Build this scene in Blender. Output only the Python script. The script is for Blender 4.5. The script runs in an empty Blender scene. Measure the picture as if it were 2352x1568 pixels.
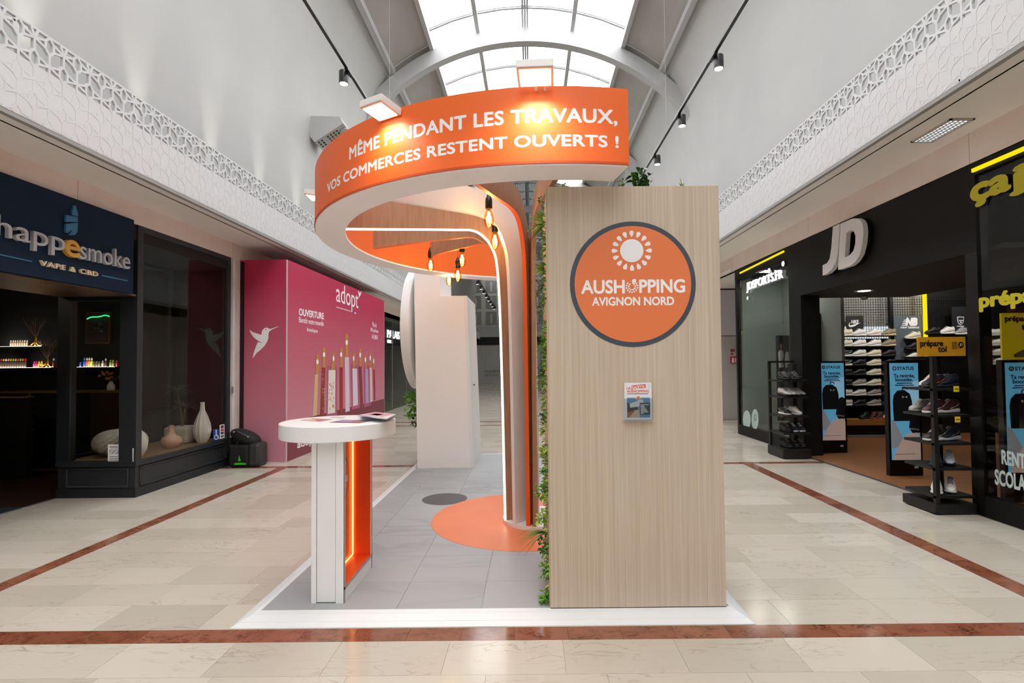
import bpy, math, random
from mathutils import Vector, Matrix
random.seed(7)
PI = math.pi
scene = bpy.context.scene
COL = scene.collection

# ------------------------------------------------------------------ camera
FPX, PPX, PPY, PIT, ROL, EYE = 1176.0, 1217.0, 802.0, 0.027, 0.009, 1.52
_r0 = Vector((1, 0, 0)); _f = Vector((0, math.cos(PIT), math.sin(PIT))); _u0 = _r0.cross(_f)
_r = math.cos(ROL)*_r0 - math.sin(ROL)*_u0
_u = math.cos(ROL)*_u0 + math.sin(ROL)*_r0
EYEP = Vector((0, 0, EYE))
cam = bpy.data.cameras.new('camera')
cam.sensor_width = 36.0
cam.lens = FPX/2352*36.0
cam.shift_x = -(PPX-1176)/2352
cam.shift_y = (PPY-784)/2352
cam.clip_start = 0.05; cam.clip_end = 200
camo = bpy.data.objects.new('camera', cam); COL.objects.link(camo)
camo.matrix_world = Matrix(((_r.x, _u.x, -_f.x, 0), (_r.y, _u.y, -_f.y, 0), (_r.z, _u.z, -_f.z, EYE), (0, 0, 0, 1)))
scene.camera = camo

# ------------------------------------------------------------------ sky, exposure, large lights
w = bpy.data.worlds.new('sky'); scene.world = w; w.use_nodes = True
bg = w.node_tree.nodes['Background']
bg.inputs[0].default_value = (0.985, 0.99, 1.0, 1); bg.inputs[1].default_value = 5.7
scene.view_settings.view_transform = 'Standard'
scene.view_settings.look = 'None'
scene.view_settings.gamma = 1.0
scene.view_settings.exposure = 0.0
scene.view_settings.use_curve_mapping = False
try:
    c = scene.cycles
    c.max_bounces = 8; c.diffuse_bounces = 5; c.glossy_bounces = 4; c.transmission_bounces = 6; c.transparent_max_bounces = 12
    c.caustics_reflective = False; c.caustics_refractive = False
    c.sample_clamp_indirect = 4.0; c.sample_clamp_direct = 0
    c.use_denoising = True; c.denoiser = 'OPENIMAGEDENOISE'
    c.use_adaptive_sampling = False
except Exception:
    pass

# ------------------------------------------------------------------ helpers
def ray(x, y): return _f*FPX + _r*(x-PPX) - _u*(y-PPY)
def unp(x, y, p, n):
    d = ray(x, y); n = Vector(n)
    return EYEP + d*((Vector(p)-EYEP).dot(n)/d.dot(n))
def aZ(x, y, z=0.0): return unp(x, y, (0, 0, z), (0, 0, 1))
def aY(x, y, Y): return unp(x, y, (0, Y, 0), (0, 1, 0))
def aX(x, y, X): return unp(x, y, (X, 0, 0), (1, 0, 0))

def lin(c):
    return c/12.92 if c <= 0.04045 else ((c+0.055)/1.055)**2.4
def rgb(h, a=1.0):
    h = h.lstrip('#')
    return tuple(lin(int(h[i:i+2], 16)/255) for i in (0, 2, 4)) + (a,)

MATS = {}
def mat(name, col, rough=0.5, metal=0.0, spec=0.5, emit=None, es=0.0, coat=0.0):
    if name in MATS: return MATS[name]
    m = bpy.data.materials.new(name); m.use_nodes = True
    b = m.node_tree.nodes['Principled BSDF']
    b.inputs['Base Color'].default_value = rgb(col) if isinstance(col, str) else tuple(col)+(1,)
    b.inputs['Roughness'].default_value = rough
    b.inputs['Metallic'].default_value = metal
    b.inputs['Specular IOR Level'].default_value = spec
    b.inputs['Coat Weight'].default_value = coat
    if emit:
        b.inputs['Emission Color'].default_value = rgb(emit); b.inputs['Emission Strength'].default_value = es
    MATS[name] = m
    return m
def nodes(m):
    return m.node_tree.nodes, m.node_tree.links, m.node_tree.nodes['Principled BSDF']
def noisy(name, c1, c2, rough=0.5, scale=(1, 1, 1), nscale=5, detail=6, lo=0.35, hi=0.65, bump=0.0, spec=0.5, dist=0.0):
    """two-tone procedural surface in object space"""
    if name in MATS: return MATS[name]
    m = mat(name, c1, rough, spec=spec); N, L, b = nodes(m)
    tc = N.new('ShaderNodeTexCoord'); mp = N.new('ShaderNodeMapping'); mp.inputs['Scale'].default_value = scale
    nz = N.new('ShaderNodeTexNoise'); nz.inputs['Scale'].default_value = nscale; nz.inputs['Detail'].default_value = detail
    nz.inputs['Distortion'].default_value = dist
    cr = N.new('ShaderNodeValToRGB'); cr.color_ramp.elements[0].position = lo; cr.color_ramp.elements[1].position = hi
    cr.color_ramp.elements[0].color = rgb(c1); cr.color_ramp.elements[1].color = rgb(c2)
    L.new(tc.outputs['Object'], mp.inputs[0]); L.new(mp.outputs[0], nz.inputs['Vector']); L.new(nz.outputs['Fac'], cr.inputs[0])
    L.new(cr.outputs[0], b.inputs['Base Color'])
    if bump:
        bp = N.new('ShaderNodeBump'); bp.inputs['Strength'].default_value = bump; bp.inputs['Distance'].default_value = 0.01
        L.new(nz.outputs['Fac'], bp.inputs['Height']); L.new(bp.outputs[0], b.inputs['Normal'])
    return m
def emis(name, col, s):
    if name in MATS: return MATS[name]
    m = bpy.data.materials.new(name); m.use_nodes = True
    N, L = m.node_tree.nodes, m.node_tree.links; N.clear()
    e = N.new('ShaderNodeEmission'); o = N.new('ShaderNodeOutputMaterial')
    e.inputs[0].default_value = rgb(col); e.inputs[1].default_value = s; L.new(e.outputs[0], o.inputs[0])
    MATS[name] = m
    return m
def glass(name, tint='#ffffff', refl=1.0, rough=0.0, ior=1.5):
    """thin pane: tinted see-through plus fresnel reflection"""
    if name in MATS: return MATS[name]
    m = bpy.data.materials.new(name); m.use_nodes = True
    N, L = m.node_tree.nodes, m.node_tree.links; N.clear()
    t = N.new('ShaderNodeBsdfTransparent'); t.inputs[0].default_value = rgb(tint)
    g = N.new('ShaderNodeBsdfGlossy'); g.inputs['Roughness'].default_value = rough
    fr = N.new('ShaderNodeFresnel'); fr.inputs[0].default_value = ior
    mu = N.new('ShaderNodeMath'); mu.operation = 'MULTIPLY'; mu.inputs[1].default_value = refl; mu.use_clamp = True
    mx = N.new('ShaderNodeMixShader'); o = N.new('ShaderNodeOutputMaterial')
    ge = N.new('ShaderNodeNewGeometry'); ff = N.new('ShaderNodeMath'); ff.operation = 'SUBTRACT'; ff.inputs[0].default_value = 1.0; L.new(ge.outputs['Backfacing'], ff.inputs[1])
    m3 = N.new('ShaderNodeMath'); m3.operation = 'MULTIPLY'; L.new(mu.outputs[0], m3.inputs[0]); L.new(ff.outputs[0], m3.inputs[1])   # the far side of the pane does not mirror again
    L.new(fr.outputs[0], mu.inputs[0]); L.new(m3.outputs[0], mx.inputs[0]); L.new(t.outputs[0], mx.inputs[1]); L.new(g.outputs[0], mx.inputs[2]); L.new(mx.outputs[0], o.inputs[0])
    MATS[name] = m
    return m

class MB:
    def __init__(s): s.v = []; s.f = []
    def add(s, vs, fs):
        k = len(s.v); s.v += [tuple(v) for v in vs]; s.f += [tuple(i+k for i in f) for f in fs]; return s
    def box(s, x0, x1, y0, y1, z0, z1):
        x0, x1 = min(x0, x1), max(x0, x1); y0, y1 = min(y0, y1), max(y0, y1); z0, z1 = min(z0, z1), max(z0, z1)
        return s.add([(x, y, z) for z in (z0, z1) for y in (y0, y1) for x in (x0, x1)],
                     [(0, 2, 3, 1), (4, 5, 7, 6), (0, 1, 5, 4), (2, 6, 7, 3), (0, 4, 6, 2), (1, 3, 7, 5)])
    def prism(s, pts, d):
        """polygon pushed along d (closed)"""
        n = len(pts); d = Vector(d); a = [Vector(p) for p in pts]
        nn = Vector((0, 0, 0))
        for i in range(n): nn += a[i].cross(a[(i+1) % n])
        if nn.dot(d) > 0: a.reverse()
        k = len(s.v); s.v += [tuple(p) for p in a]+[tuple(p+d) for p in a]
        s.f.append(tuple(range(k, k+n))); s.f.append(tuple(reversed(range(k+n, k+2*n))))
        for i in range(n):
            j = (i+1) % n; s.f.append((k+i, k+n+i, k+n+j, k+j))
        return s
    def bar(s, p, q, wx, up=(0, 0, 1), hx=None):
        p = Vector(p); q = Vector(q); t = (q-p).normalized(); up = Vector(up)
        a = t.cross(up)
        if a.length < 1e-4: a = t.cross(Vector((0, 1, 0)))
        a.normalize(); b = a.cross(t).normalized(); hx = wx if hx is None else hx
        a *= wx/2; b *= hx/2
        return s.prism([p-a-b, p+a-b, p+a+b, p-a+b], q-p)
    def tube(s, pts, r, n=8, cap=True):
        P = [Vector(p) for p in pts]; k0 = len(s.v); R = r if isinstance(r, (list, tuple)) else [r]*len(P)
        ref = None
        for i, p in enumerate(P):
            t = (P[min(i+1, len(P)-1)]-P[max(i-1, 0)]).normalized()
            if ref is None:
                ref = t.orthogonal().normalized()
            ref = (ref-t*ref.dot(t)).normalized(); b = t.cross(ref)
            for j in range(n):
                a = 2*PI*j/n; s.v.append(tuple(p+(ref*math.cos(a)+b*math.sin(a))*R[i]))
        for i in range(len(P)-1):
            for j in range(n):
                q = (j+1) % n; s.f.append((k0+i*n+j, k0+i*n+q, k0+(i+1)*n+q, k0+(i+1)*n+j))
        if cap:
            s.f.append(tuple(reversed(range(k0, k0+n)))); e = k0+(len(P)-1)*n; s.f.append(tuple(range(e, e+n)))
        return s
    def lathe(s, c, prof, n=24, axis=(0, 0, 1), lobes=0, amp=0.0):
        c = Vector(c); ax = Vector(axis).normalized(); a = ax.orthogonal().normalized(); b = ax.cross(a); k = len(s.v)
        for r, z in prof:
            for j in range(n):
                t = 2*PI*j/n; rr = max(r, 1e-4)*(1+amp*math.cos(lobes*t))
                s.v.append(tuple(c+ax*z+(a*math.cos(t)+b*math.sin(t))*rr))
        for i in range(len(prof)-1):
            for j in range(n):
                q = (j+1) % n; s.f.append((k+i*n+j, k+i*n+q, k+(i+1)*n+q, k+(i+1)*n+j))
        s.f.append(tuple(reversed(range(k, k+n)))); e = k+(len(prof)-1)*n; s.f.append(tuple(range(e, e+n)))
        return s
    def ell(s, c, r, n=12, m=8):
        prof = [(math.sin(PI*i/m), -math.cos(PI*i/m)) for i in range(m+1)]
        k = len(s.v); s.lathe((0, 0, 0), prof, n)
        for i in range(k, len(s.v)):
            x, y, z = s.v[i]; s.v[i] = (c[0]+x*r[0], c[1]+y*r[1], c[2]+z*r[2])
        return s
    def build(s, name, m, parent=None, smooth=False, bevel=0.0):
        me = bpy.data.meshes.new(name); me.from_pydata(s.v, [], s.f); me.update()
        if smooth:
            me.polygons.foreach_set('use_smooth', [True]*len(me.polygons)); me.set_sharp_from_angle(angle=math.radians(42))
        for x in (m if isinstance(m, (list, tuple)) else [m]): me.materials.append(x)
        o = bpy.data.objects.new(name, me); COL.objects.link(o)
        if bevel:
            bv = o.modifiers.new('bevel', 'BEVEL'); bv.width = bevel; bv.segments = 2; bv.limit_method = 'ANGLE'
        if parent: adopt(o, parent)
        return o
def adopt(o, parent):
    o.parent = parent
    M = Matrix.Identity(4); q = parent
    while q is not None:                      # every ancestor only carries a translation here
        M = Matrix.Translation(q.location) @ M; q = None if q.parent is None or q.type == 'MESH' else q.parent
    o.matrix_parent_inverse = M.inverted() if parent.type != 'MESH' else Matrix.Identity(4)
    return o
def tag(o, label, cat, group=None):
    o['label'] = label; o['category'] = cat
    if group: o['group'] = group
    return o
def thing(name, loc, label, cat, group=None):
    o = bpy.data.objects.new(name, None); o.empty_display_size = 0.1; o.location = loc; COL.objects.link(o)
    return tag(o, label, cat, group)
def struct(o): o['kind'] = 'structure'; return o
def stuff(o): o['kind'] = 'stuff'; return o
def sroot(name, loc=(0, 0, 0)):
    o = bpy.data.objects.new(name, None); o.location = loc; COL.objects.link(o); return struct(o)
KIDS = {}
def dup(root, loc, label, group=None, kids=None):
    """copy of a thing (moved by its root) and of its parts and sub-parts"""
    r = root.copy(); COL.objects.link(r); r.location = loc; r['label'] = label
    if group: r['group'] = group
    for ch in (kids if kids is not None else [x for x in bpy.data.objects if x.parent == root]):
        c = ch.copy(); COL.objects.link(c); c.parent = r
        for g in [x for x in ch.children]:
            d = g.copy(); COL.objects.link(d); d.parent = c
    return r

def text(name, s, m, org, ux, uy, w=None, h=None, parent=None, depth=0.004, bold=0.0, mapf=None, space=1.0, shear=0.0, align='LEFT', ybox=None, measure=False):
    cu = bpy.data.curves.new('t', 'FONT'); cu.body = s; cu.extrude = 0.5; cu.resolution_u = 4
    cu.space_character = space; cu.shear = shear; cu.align_x = align
    ob = bpy.data.objects.new('t', cu)
    me = bpy.data.meshes.new_from_object(ob)
    bpy.data.objects.remove(ob); bpy.data.curves.remove(cu)
    xs = [v.co.x for v in me.vertices]; ys = [v.co.y for v in me.vertices]
    x0, x1, y0, y1 = min(xs), max(xs), min(ys), max(ys)
    if measure: bpy.data.meshes.remove(me); return x0, x1, y0, y1
    if ybox: y0, y1 = ybox
    sx = w/(x1-x0) if w else None; sy = h/(y1-y0) if h else None
    sx = sx or sy; sy = sy or sx
    if bold:                       # heavier strokes with round corners: the letters repeated round a small circle
        V0 = [v.co.copy() for v in me.vertices]; F0 = [tuple(p.vertices) for p in me.polygons]; vs = []; fs = []; nb = 8
        for k in range(nb):
            a = 2*PI*k/nb; o_ = len(vs)
            vs += [(v.x+bold*math.cos(a), v.y+bold*math.sin(a), v.z+(.03*k if v.z > 0 else 0)) for v in V0]; fs += [tuple(i+o_ for i in f) for f in F0]
        me = bpy.data.meshes.new('t'); me.from_pydata(vs, [], fs); me.update()
    if mapf is None:
        org = Vector(org); ux = Vector(ux).normalized(); uy = Vector(uy).normalized(); n = ux.cross(uy)
        for v in me.vertices:
            v.co = org+ux*((v.co.x-x0)*sx)+uy*((v.co.y-y0)*sy)+n*((v.co.z+0.5)*depth)
    else:
        for v in me.vertices: v.co = mapf((v.co.x-x0)/(x1-x0), (v.co.y-y0)/(y1-y0), (v.co.z+0.5)*depth)
    me.materials.clear(); me.materials.append(m)
    o = bpy.data.objects.new(name, me); COL.objects.link(o)
    if parent: adopt(o, parent)
    return o
def textpx(name, s, m, q, plane, parent, depth=0.003, **k):
    """lettering whose box has its lower-left, lower-right and upper-left corners seen at these three image points on a real plane"""
    a, b, c = [unp(x, y, *plane) for x, y in q]
    return text(name, s, m, a, b-a, Vector((0, 0, 1)) if abs((c-a).normalized().z) > .8 else c-a, (b-a).length, (c-a).length, parent, depth, **k)
def arc(cx, cz, r, a0, a1, n):
    return [(cx+r*math.cos(a0+(a1-a0)*i/n), cz+r*math.sin(a0+(a1-a0)*i/n)) for i in range(n+1)]

# ------------------------------------------------------------------ shared materials
WHITE = noisy('white_wall_paint', '#b3b4b3', '#b9bab8', 0.65, nscale=0.8)
SOFFIT = noisy('soffit_paint', '#edebe8', '#f1efec', 0.7, nscale=0.6)
FASCIA = noisy('pink_beige_stone', '#e2d5cb', '#eadfd6', 0.5, nscale=1.5)
LAM = mat('white_laminate', '#eceeef', 0.35)
ORANGE = mat('orange_print', '#f26a1e', 0.5)
ORANGE2 = mat('orange_lacquer', '#ee5f12', 0.4)
BLACKM = mat('black_metal', '#101112', 0.4)
BLACKP = mat('matt_black', '#0a0a0b', 0.6)
ALU = mat('grey_aluminium', '#a9abac', 0.4, 0.6)
STEELW = noisy('white_steel', '#b6b8b9', '#bdbebf', 0.45, nscale=2)
GREYB = noisy('grey_roof_board', '#a8a6a0', '#b1afa9', 0.7, nscale=1.2)
WLET = mat('white_lettering', '#f4f4f6', 0.5)
GLASSD = glass('shop_glass', '#f1f1ef', 0.7)
GLASSC = glass('clear_glass', '#eef2f2', 0.8)
LED = emis('led_white', '#fff1dc', 7.0)
LEDO = emis('led_warm', '#ffb25a', 5.0)
LAMPW = emis('lamp_white', '#fff8ee', 9.0)

def spotl(name, loc, aim, watt, ang, col=(1, .93, .84), blend=.6, r=.04):
    li = bpy.data.lights.new(name, 'SPOT'); li.energy = watt; li.spot_size = math.radians(ang); li.spot_blend = blend; li.color = col; li.shadow_soft_size = r
    o = bpy.data.objects.new(name, li); COL.objects.link(o); o.location = loc; o.rotation_euler = (Vector(aim)-Vector(loc)).to_track_quat('-Z', 'Y').to_euler(); return o
def areal(name, loc, sx, sy, watt, col=(1, .95, .88), aim=None):
    li = bpy.data.lights.new(name, 'AREA'); li.shape = 'RECTANGLE'; li.size = sx; li.size_y = sy; li.energy = watt; li.color = col
    o = bpy.data.objects.new(name, li); COL.objects.link(o); o.location = loc
    if aim is not None: o.rotation_euler = (Vector(aim)-Vector(loc)).to_track_quat('-Z', 'Y').to_euler()
    return o
# ================================================================== SETTING
YB, YE = -16.0, 40.0
XL, XR = -4.6, 4.37              # shop fronts
BL, BR = -3.84, 3.5              # bulkhead faces
ZSL, ZSR = 3.43, 3.76            # soffits
WL, WR = -4.3, 4.3               # upper walls

# ---- marble floor: every tile has its own edge
def marble(name, c1, c2, c3, vein, vs, rough, stretch=(1, 1, 1), vw=0.035):
    m = mat(name, c1, rough); N, L, b = nodes(m)
    tc = N.new('ShaderNodeTexCoord'); oi = N.new('ShaderNodeObjectInfo'); ge = N.new('ShaderNodeNewGeometry')
    add = N.new('ShaderNodeMath'); add.operation = 'ADD'; fr = N.new('ShaderNodeMath'); fr.operation = 'FRACT'
    L.new(oi.outputs['Random'], add.inputs[0]); L.new(ge.outputs['Random Per Island'], add.inputs[1]); L.new(add.outputs[0], fr.inputs[0])
    base = N.new('ShaderNodeValToRGB'); e = base.color_ramp.elements
    e[0].color = rgb(c1); e[1].color = rgb(c2); x = e.new(0.5); x.color = rgb(c3)
    L.new(fr.outputs[0], base.inputs[0])
    mp = N.new('ShaderNodeMapping'); mp.inputs['Scale'].default_value = stretch
    off = N.new('ShaderNodeCombineXYZ'); mu = N.new('ShaderNodeMath'); mu.operation = 'MULTIPLY'; mu.inputs[1].default_value = 37
    L.new(fr.outputs[0], mu.inputs[0]); L.new(mu.outputs[0], off.inputs[2]); L.new(off.outputs[0], mp.inputs['Location'])
    L.new(tc.outputs['Object'], mp.inputs[0])
    n1 = N.new('ShaderNodeTexNoise'); n1.inputs['Scale'].default_value = vs; n1.inputs['Detail'].default_value = 9; n1.inputs['Distortion'].default_value = 1.2
    L.new(mp.outputs[0], n1.inputs['Vector'])
    # veins where the noise crosses its middle
    s = N.new('ShaderNodeMath'); s.operation = 'SUBTRACT'; s.inputs[1].default_value = 0.5
    a = N.new('ShaderNodeMath'); a.operation = 'ABSOLUTE'; r = N.new('ShaderNodeMapRange')
    r.inputs['From Min'].default_value = 0.0; r.inputs['From Max'].default_value = vw; r.inputs['To Min'].default_value = 1; r.inputs['To Max'].default_value = 0
    L.new(n1.outputs['Fac'], s.inputs[0]); L.new(s.outputs[0], a.inputs[0]); L.new(a.outputs[0], r.inputs['Value'])
    n2 = N.new('ShaderNodeTexNoise'); n2.inputs['Scale'].default_value = vs*0.5; n2.inputs['Detail'].default_value = 5; L.new(mp.outputs[0], n2.inputs['Vector'])
    r2 = N.new('ShaderNodeMapRange'); r2.inputs['From Min'].default_value = 0.42; r2.inputs['From Max'].default_value = 0.7; L.new(n2.outputs['Fac'], r2.inputs['Value'])
    m2 = N.new('ShaderNodeMath'); m2.operation = 'MULTIPLY'; L.new(r.outputs[0], m2.inputs[0]); L.new(r2.outputs[0], m2.inputs[1])
    mx = N.new('ShaderNodeMixRGB'); mx.inputs[2].default_value = rgb(vein); L.new(m2.outputs[0], mx.inputs[0]); L.new(base.outputs[0], mx.inputs[1])
    L.new(mx.outputs[0], b.inputs['Base Color'])
    return m
MARB = marble('cream_marble', '#bdb5a7', '#d0c8bb', '#c6beb0', '#a69886', 5.0, 0.14, (0.55, 2.2, 1), 0.02)
REDM = marble('red_marble', '#85503b', '#9a644f', '#8f5a45', '#4e2b1c', 16, 0.12, (1, 1.6, 1), 0.11)
MARB.node_tree.nodes['Principled BSDF'].inputs['Specular IOR Level'].default_value = 0.42
JOINT = mat('floor_joint', '#a39a8d', 0.8)
floor = struct(MB().box(-10.5, 11, YB, YE, -0.2, -0.012).build('floor', JOINT))
def tile(mb, x0, x1, y0, y1, g=0.0007):
    return mb.box(x0+g, x1-g, y0+g, y1-g, -0.014, 0.0)
BANDX = [(-3.76, -3.62), (3.14, 3.31)]
BANDY = [(2.855, 2.995), (7.63, 7.77), (12.6, 12.72), (13.35, 13.5)]
def rows():
    out = []; y = 0.99
    marks = [(2.855, False), (2.995, True), (7.63, False), (7.77, True), (12.6, False), (12.72, True), (13.35, False), (13.5, True), (YE, False)]
    for ym, band in marks:
        n = 1 if band else max(1, round((ym-y)/0.309))
        for i in range(n): out.append((y+(ym-y)*i/n, y+(ym-y)*(i+1)/n, band))
        y = ym
    return out
far_t, far_r = MB(), MB(); n_t = n_r = 0
rr = random.Random(3)
for (y0, y1, band) in rows():
    if band:
        x = -4.6 if y0 > 4 else -5.5
        while x < 4.2:
            wd = 0.30
            if y0 < 8 and n_r < 120: tile(MB(), x, x+wd, y0, y1).build('red_tile', REDM, floor); n_r += 1
            else: tile(far_r, x, x+wd, y0, y1)
            x += wd
        continue
    side = 2.99 < y0 < 7.7
    lx = -5.5 if y1 < 6.1 else -4.6; hx = 4.36 if y0 < 10.8 else 6.2
    cuts = [lx, hx] if not side else [lx, BANDX[0][0], BANDX[0][1], BANDX[1][0], BANDX[1][1], hx]
    for k in range(0, len(cuts), 2):
        a, bnd = cuts[k], cuts[k+1]; x = a; first = True
        while x < bnd-1e-4:
            wd = rr.uniform(0.5, 0.68)*(rr.uniform(0.3, 1) if first and a < -4.5 else 1); first = False
            x2 = min(x+wd, bnd)
            if bnd-x2 < 0.12: x2 = bnd
            hidden = -1.6 < x and x2 < 1.1 and 3.1 < y0 < 8.3
            if not hidden:
                if y0 < 8.4 and n_t < 290: tile(MB(), x, x2, y0, y1).build('tile', MARB, floor); n_t += 1
                else: tile(far_t, x, x2, y0, y1)
            x = x2
    if side:
        for (a, bnd) in BANDX: tile(MB(), a, bnd, y0, y1).build('red_tile', REDM, floor); n_r += 1
stuff(far_t.build('distant_tiling', MARB, floor)); stuff(far_r.build('distant_red_tiling', REDM, floor))

# ---- upper walls running into the vault
RV, ZT = 5.5, 10.15
def vz(x, r=RV, zt=ZT): return zt-(r-math.sqrt(r*r-x*x))
XG, XS = 3.57, 2.42
def vault_profile(x0, x1, n=6): return [(x0+(x1-x0)*i/n, vz(x0+(x1-x0)*i/n)) for i in range(n+1)]
for s, nm, zs in ((-1, 'wall_left', ZSL), (1, 'wall_right', ZSR)):
    bz = [((1-t)**2*4.3+2*t*(1-t)*4.3+t*t*XG, (1-t)**2*5.6+2*t*(1-t)*7.9+t*t*vz(XG)) for t in [k/12 for k in range(13)]]
    prof = [(4.3*s, zs)]+[(x*s, z) for x, z in bz]
    m = MB(); n = len(prof)
    outer = [(x+0.12*s, z+0.06) for x, z in prof]
    m.prism([(x, YB, z) for x, z in prof]+[(x, YB, z) for x, z in reversed(outer)], (0, YE-YB, 0))
    struct(m.build(nm, WHITE, smooth=True))
# ---- ceiling: grey boards, purlins, arched beams
ceil = sroot('ceiling', (0, 16, 9))
ARCH = [-16.65, -11.75, -6.85, -1.95, 2.95, 7.85, 12.75, 17.65, 22.55, 27.45, 32.35, 37.25]
for s in (-1, 1):
    for i in range(len(ARCH)-1):
        p = vault_profile(XG-0.13, XS, 4)
        m = MB().prism([(x*s, ARCH[i], z+0.02) for x, z in p]+[(x*s, ARCH[i], z+0.08) for x, z in reversed(p)], (0, 4.88, 0))
        m.build('board_panel', GREYB, ceil)
    for x, wd, hh in ((XS, 0.10, 0.16), (XG-0.16, 0.12, 0.16)):
        MB().box(s*(x-wd/2), s*(x+wd/2), YB, YE, vz(x)-0.12, vz(x)+hh-0.12).build('purlin', STEELW, ceil)
    MB().box(s*(XG-0.09), s*(XG+0.02), YB, YE, vz(XG)+0.04, vz(XG)+0.2).build('dark_gap', mat('shadow_gap_grey', '#8c8a86', 0.8), ceil)
    # holes of the fixings dotted over the right boards
    if s > 0:
        hm = MB(); q = random.Random(5)
        for i in range(3, 5):
            for k in range(26):
                x = q.choice([2.62, 2.9, 3.3, q.uniform(2.6, 3.35)]); y = ARCH[i]+q.uniform(0.3, 4.6)
                hm.lathe((x, y, vz(x)+0.019), [(0.018, -0.004), (0.018, 0.004)], 6)
        stuff(hm.build('board_fixings', mat('fixing_hole', '#6b675f', 0.8), ceil))
def arch_pts(y, zc, r, n=40, half=4.35):
    return [(-half+2*half*i/n, y, zc-(r-math.sqrt(r*r-(-half+2*half*i/n)**2))) for i in range(n+1)]
for y in ARCH:
    lo = arch_pts(y, 9.67, 5.2); hi = arch_pts(y, 10.03, 5.45)
    m = MB().prism(lo+hi[::-1], (0, 0.24, 0))
    m.build('arch_beam', STEELW, ceil, smooth=True)
# ---- roof light
sky = sroot('window_1', (0, 16, 10))
SKYG = glass('roof_glass', '#ffffff', 0.6)
FARG = bpy.data.materials.new('corrugated_sheet'); FARG.use_nodes = True
N, L = FARG.node_tree.nodes, FARG.node_tree.links; N.clear()
tc = N.new('ShaderNodeTexCoord'); wv = N.new('ShaderNodeTexWave'); wv.inputs['Scale'].default_value = 4.2; wv.bands_direction = 'X'
cr = N.new('ShaderNodeValToRGB'); cr.color_ramp.elements[0].color = (0.08, 0.085, 0.085, 1); cr.color_ramp.elements[1].color = (0.42, 0.44, 0.44, 1)
tr = N.new('ShaderNodeBsdfTransparent'); df = N.new('ShaderNodeBsdfDiffuse'); df.inputs[0].default_value = (0.35, 0.37, 0.37, 1)
mx = N.new('ShaderNodeMixShader'); mx.inputs[0].default_value = 0.4; o = N.new('ShaderNodeOutputMaterial')
L.new(tc.outputs['Object'], wv.inputs['Vector']); L.new(wv.outputs['Fac'], cr.inputs[0]); L.new(cr.outputs[0], tr.inputs[0])
L.new(tr.outputs[0], mx.inputs[1]); L.new(df.outputs[0], mx.inputs[2]); L.new(mx.outputs[0], o.inputs[0])
colx = [-2.42, -1.25, -0.05, 1.15, 2.38]
pane_me = {}
yy = [YB, 2.0, 7.4]+[7.4+1.215*i for i in range(1, 27)]
yy = [y for y in yy if y < YE]+[YE]
for j in range(len(yy)-1):
    for i in range(4):
        x0, x1 = colx[i], colx[i+1]; y0, y1 = yy[j], yy[j+1]
        key = (i, round(y1-y0, 3), y0 > 22)
        if key not in pane_me:
            o = MB().prism([(x0+.02, 0.02, vz(x0)+0.05), (x1-.02, 0.02, vz(x1)+0.05), (x1-.02, 0.02, vz(x1)+0.062), (x0+.02, 0.02, vz(x0)+0.062)], (0, y1-y0-0.04, 0)).build('pane', FARG if y0 > 22 else SKYG)
            pane_me[key] = o.data
        else:
            o = bpy.data.objects.new('pane', pane_me[key]); COL.objects.link(o)
        o.location = (0, y0, 0); adopt(o, sky)
    if j:
        MB().tube([(x, yy[j], vz(x)+0.03) for x in [colx[0]+(colx[4]-colx[0])*k/8 for k in range(9)]], 0.022, 6).build('glazing_bar', ALU, sky)
        MB().tube([(x, yy[j]-0.07, vz(x)+0.03) for x in [colx[0]+(colx[4]-colx[0])*k/8 for k in range(9)]], 0.016, 6).build('glazing_bar', ALU, sky)
for i in (1, 3): MB().box(colx[i]-.05, colx[i]+.05, YB, YE, vz(colx[i])-0.1, vz(colx[i])+.05).build('rafter', STEELW, sky)
for dx in (-.06, .0, .06): MB().box(colx[2]+dx-.022, colx[2]+dx+.022, YB, YE, vz(0)-0.05, vz(0)+.05).build('ridge_bar', ALU, sky)

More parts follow.
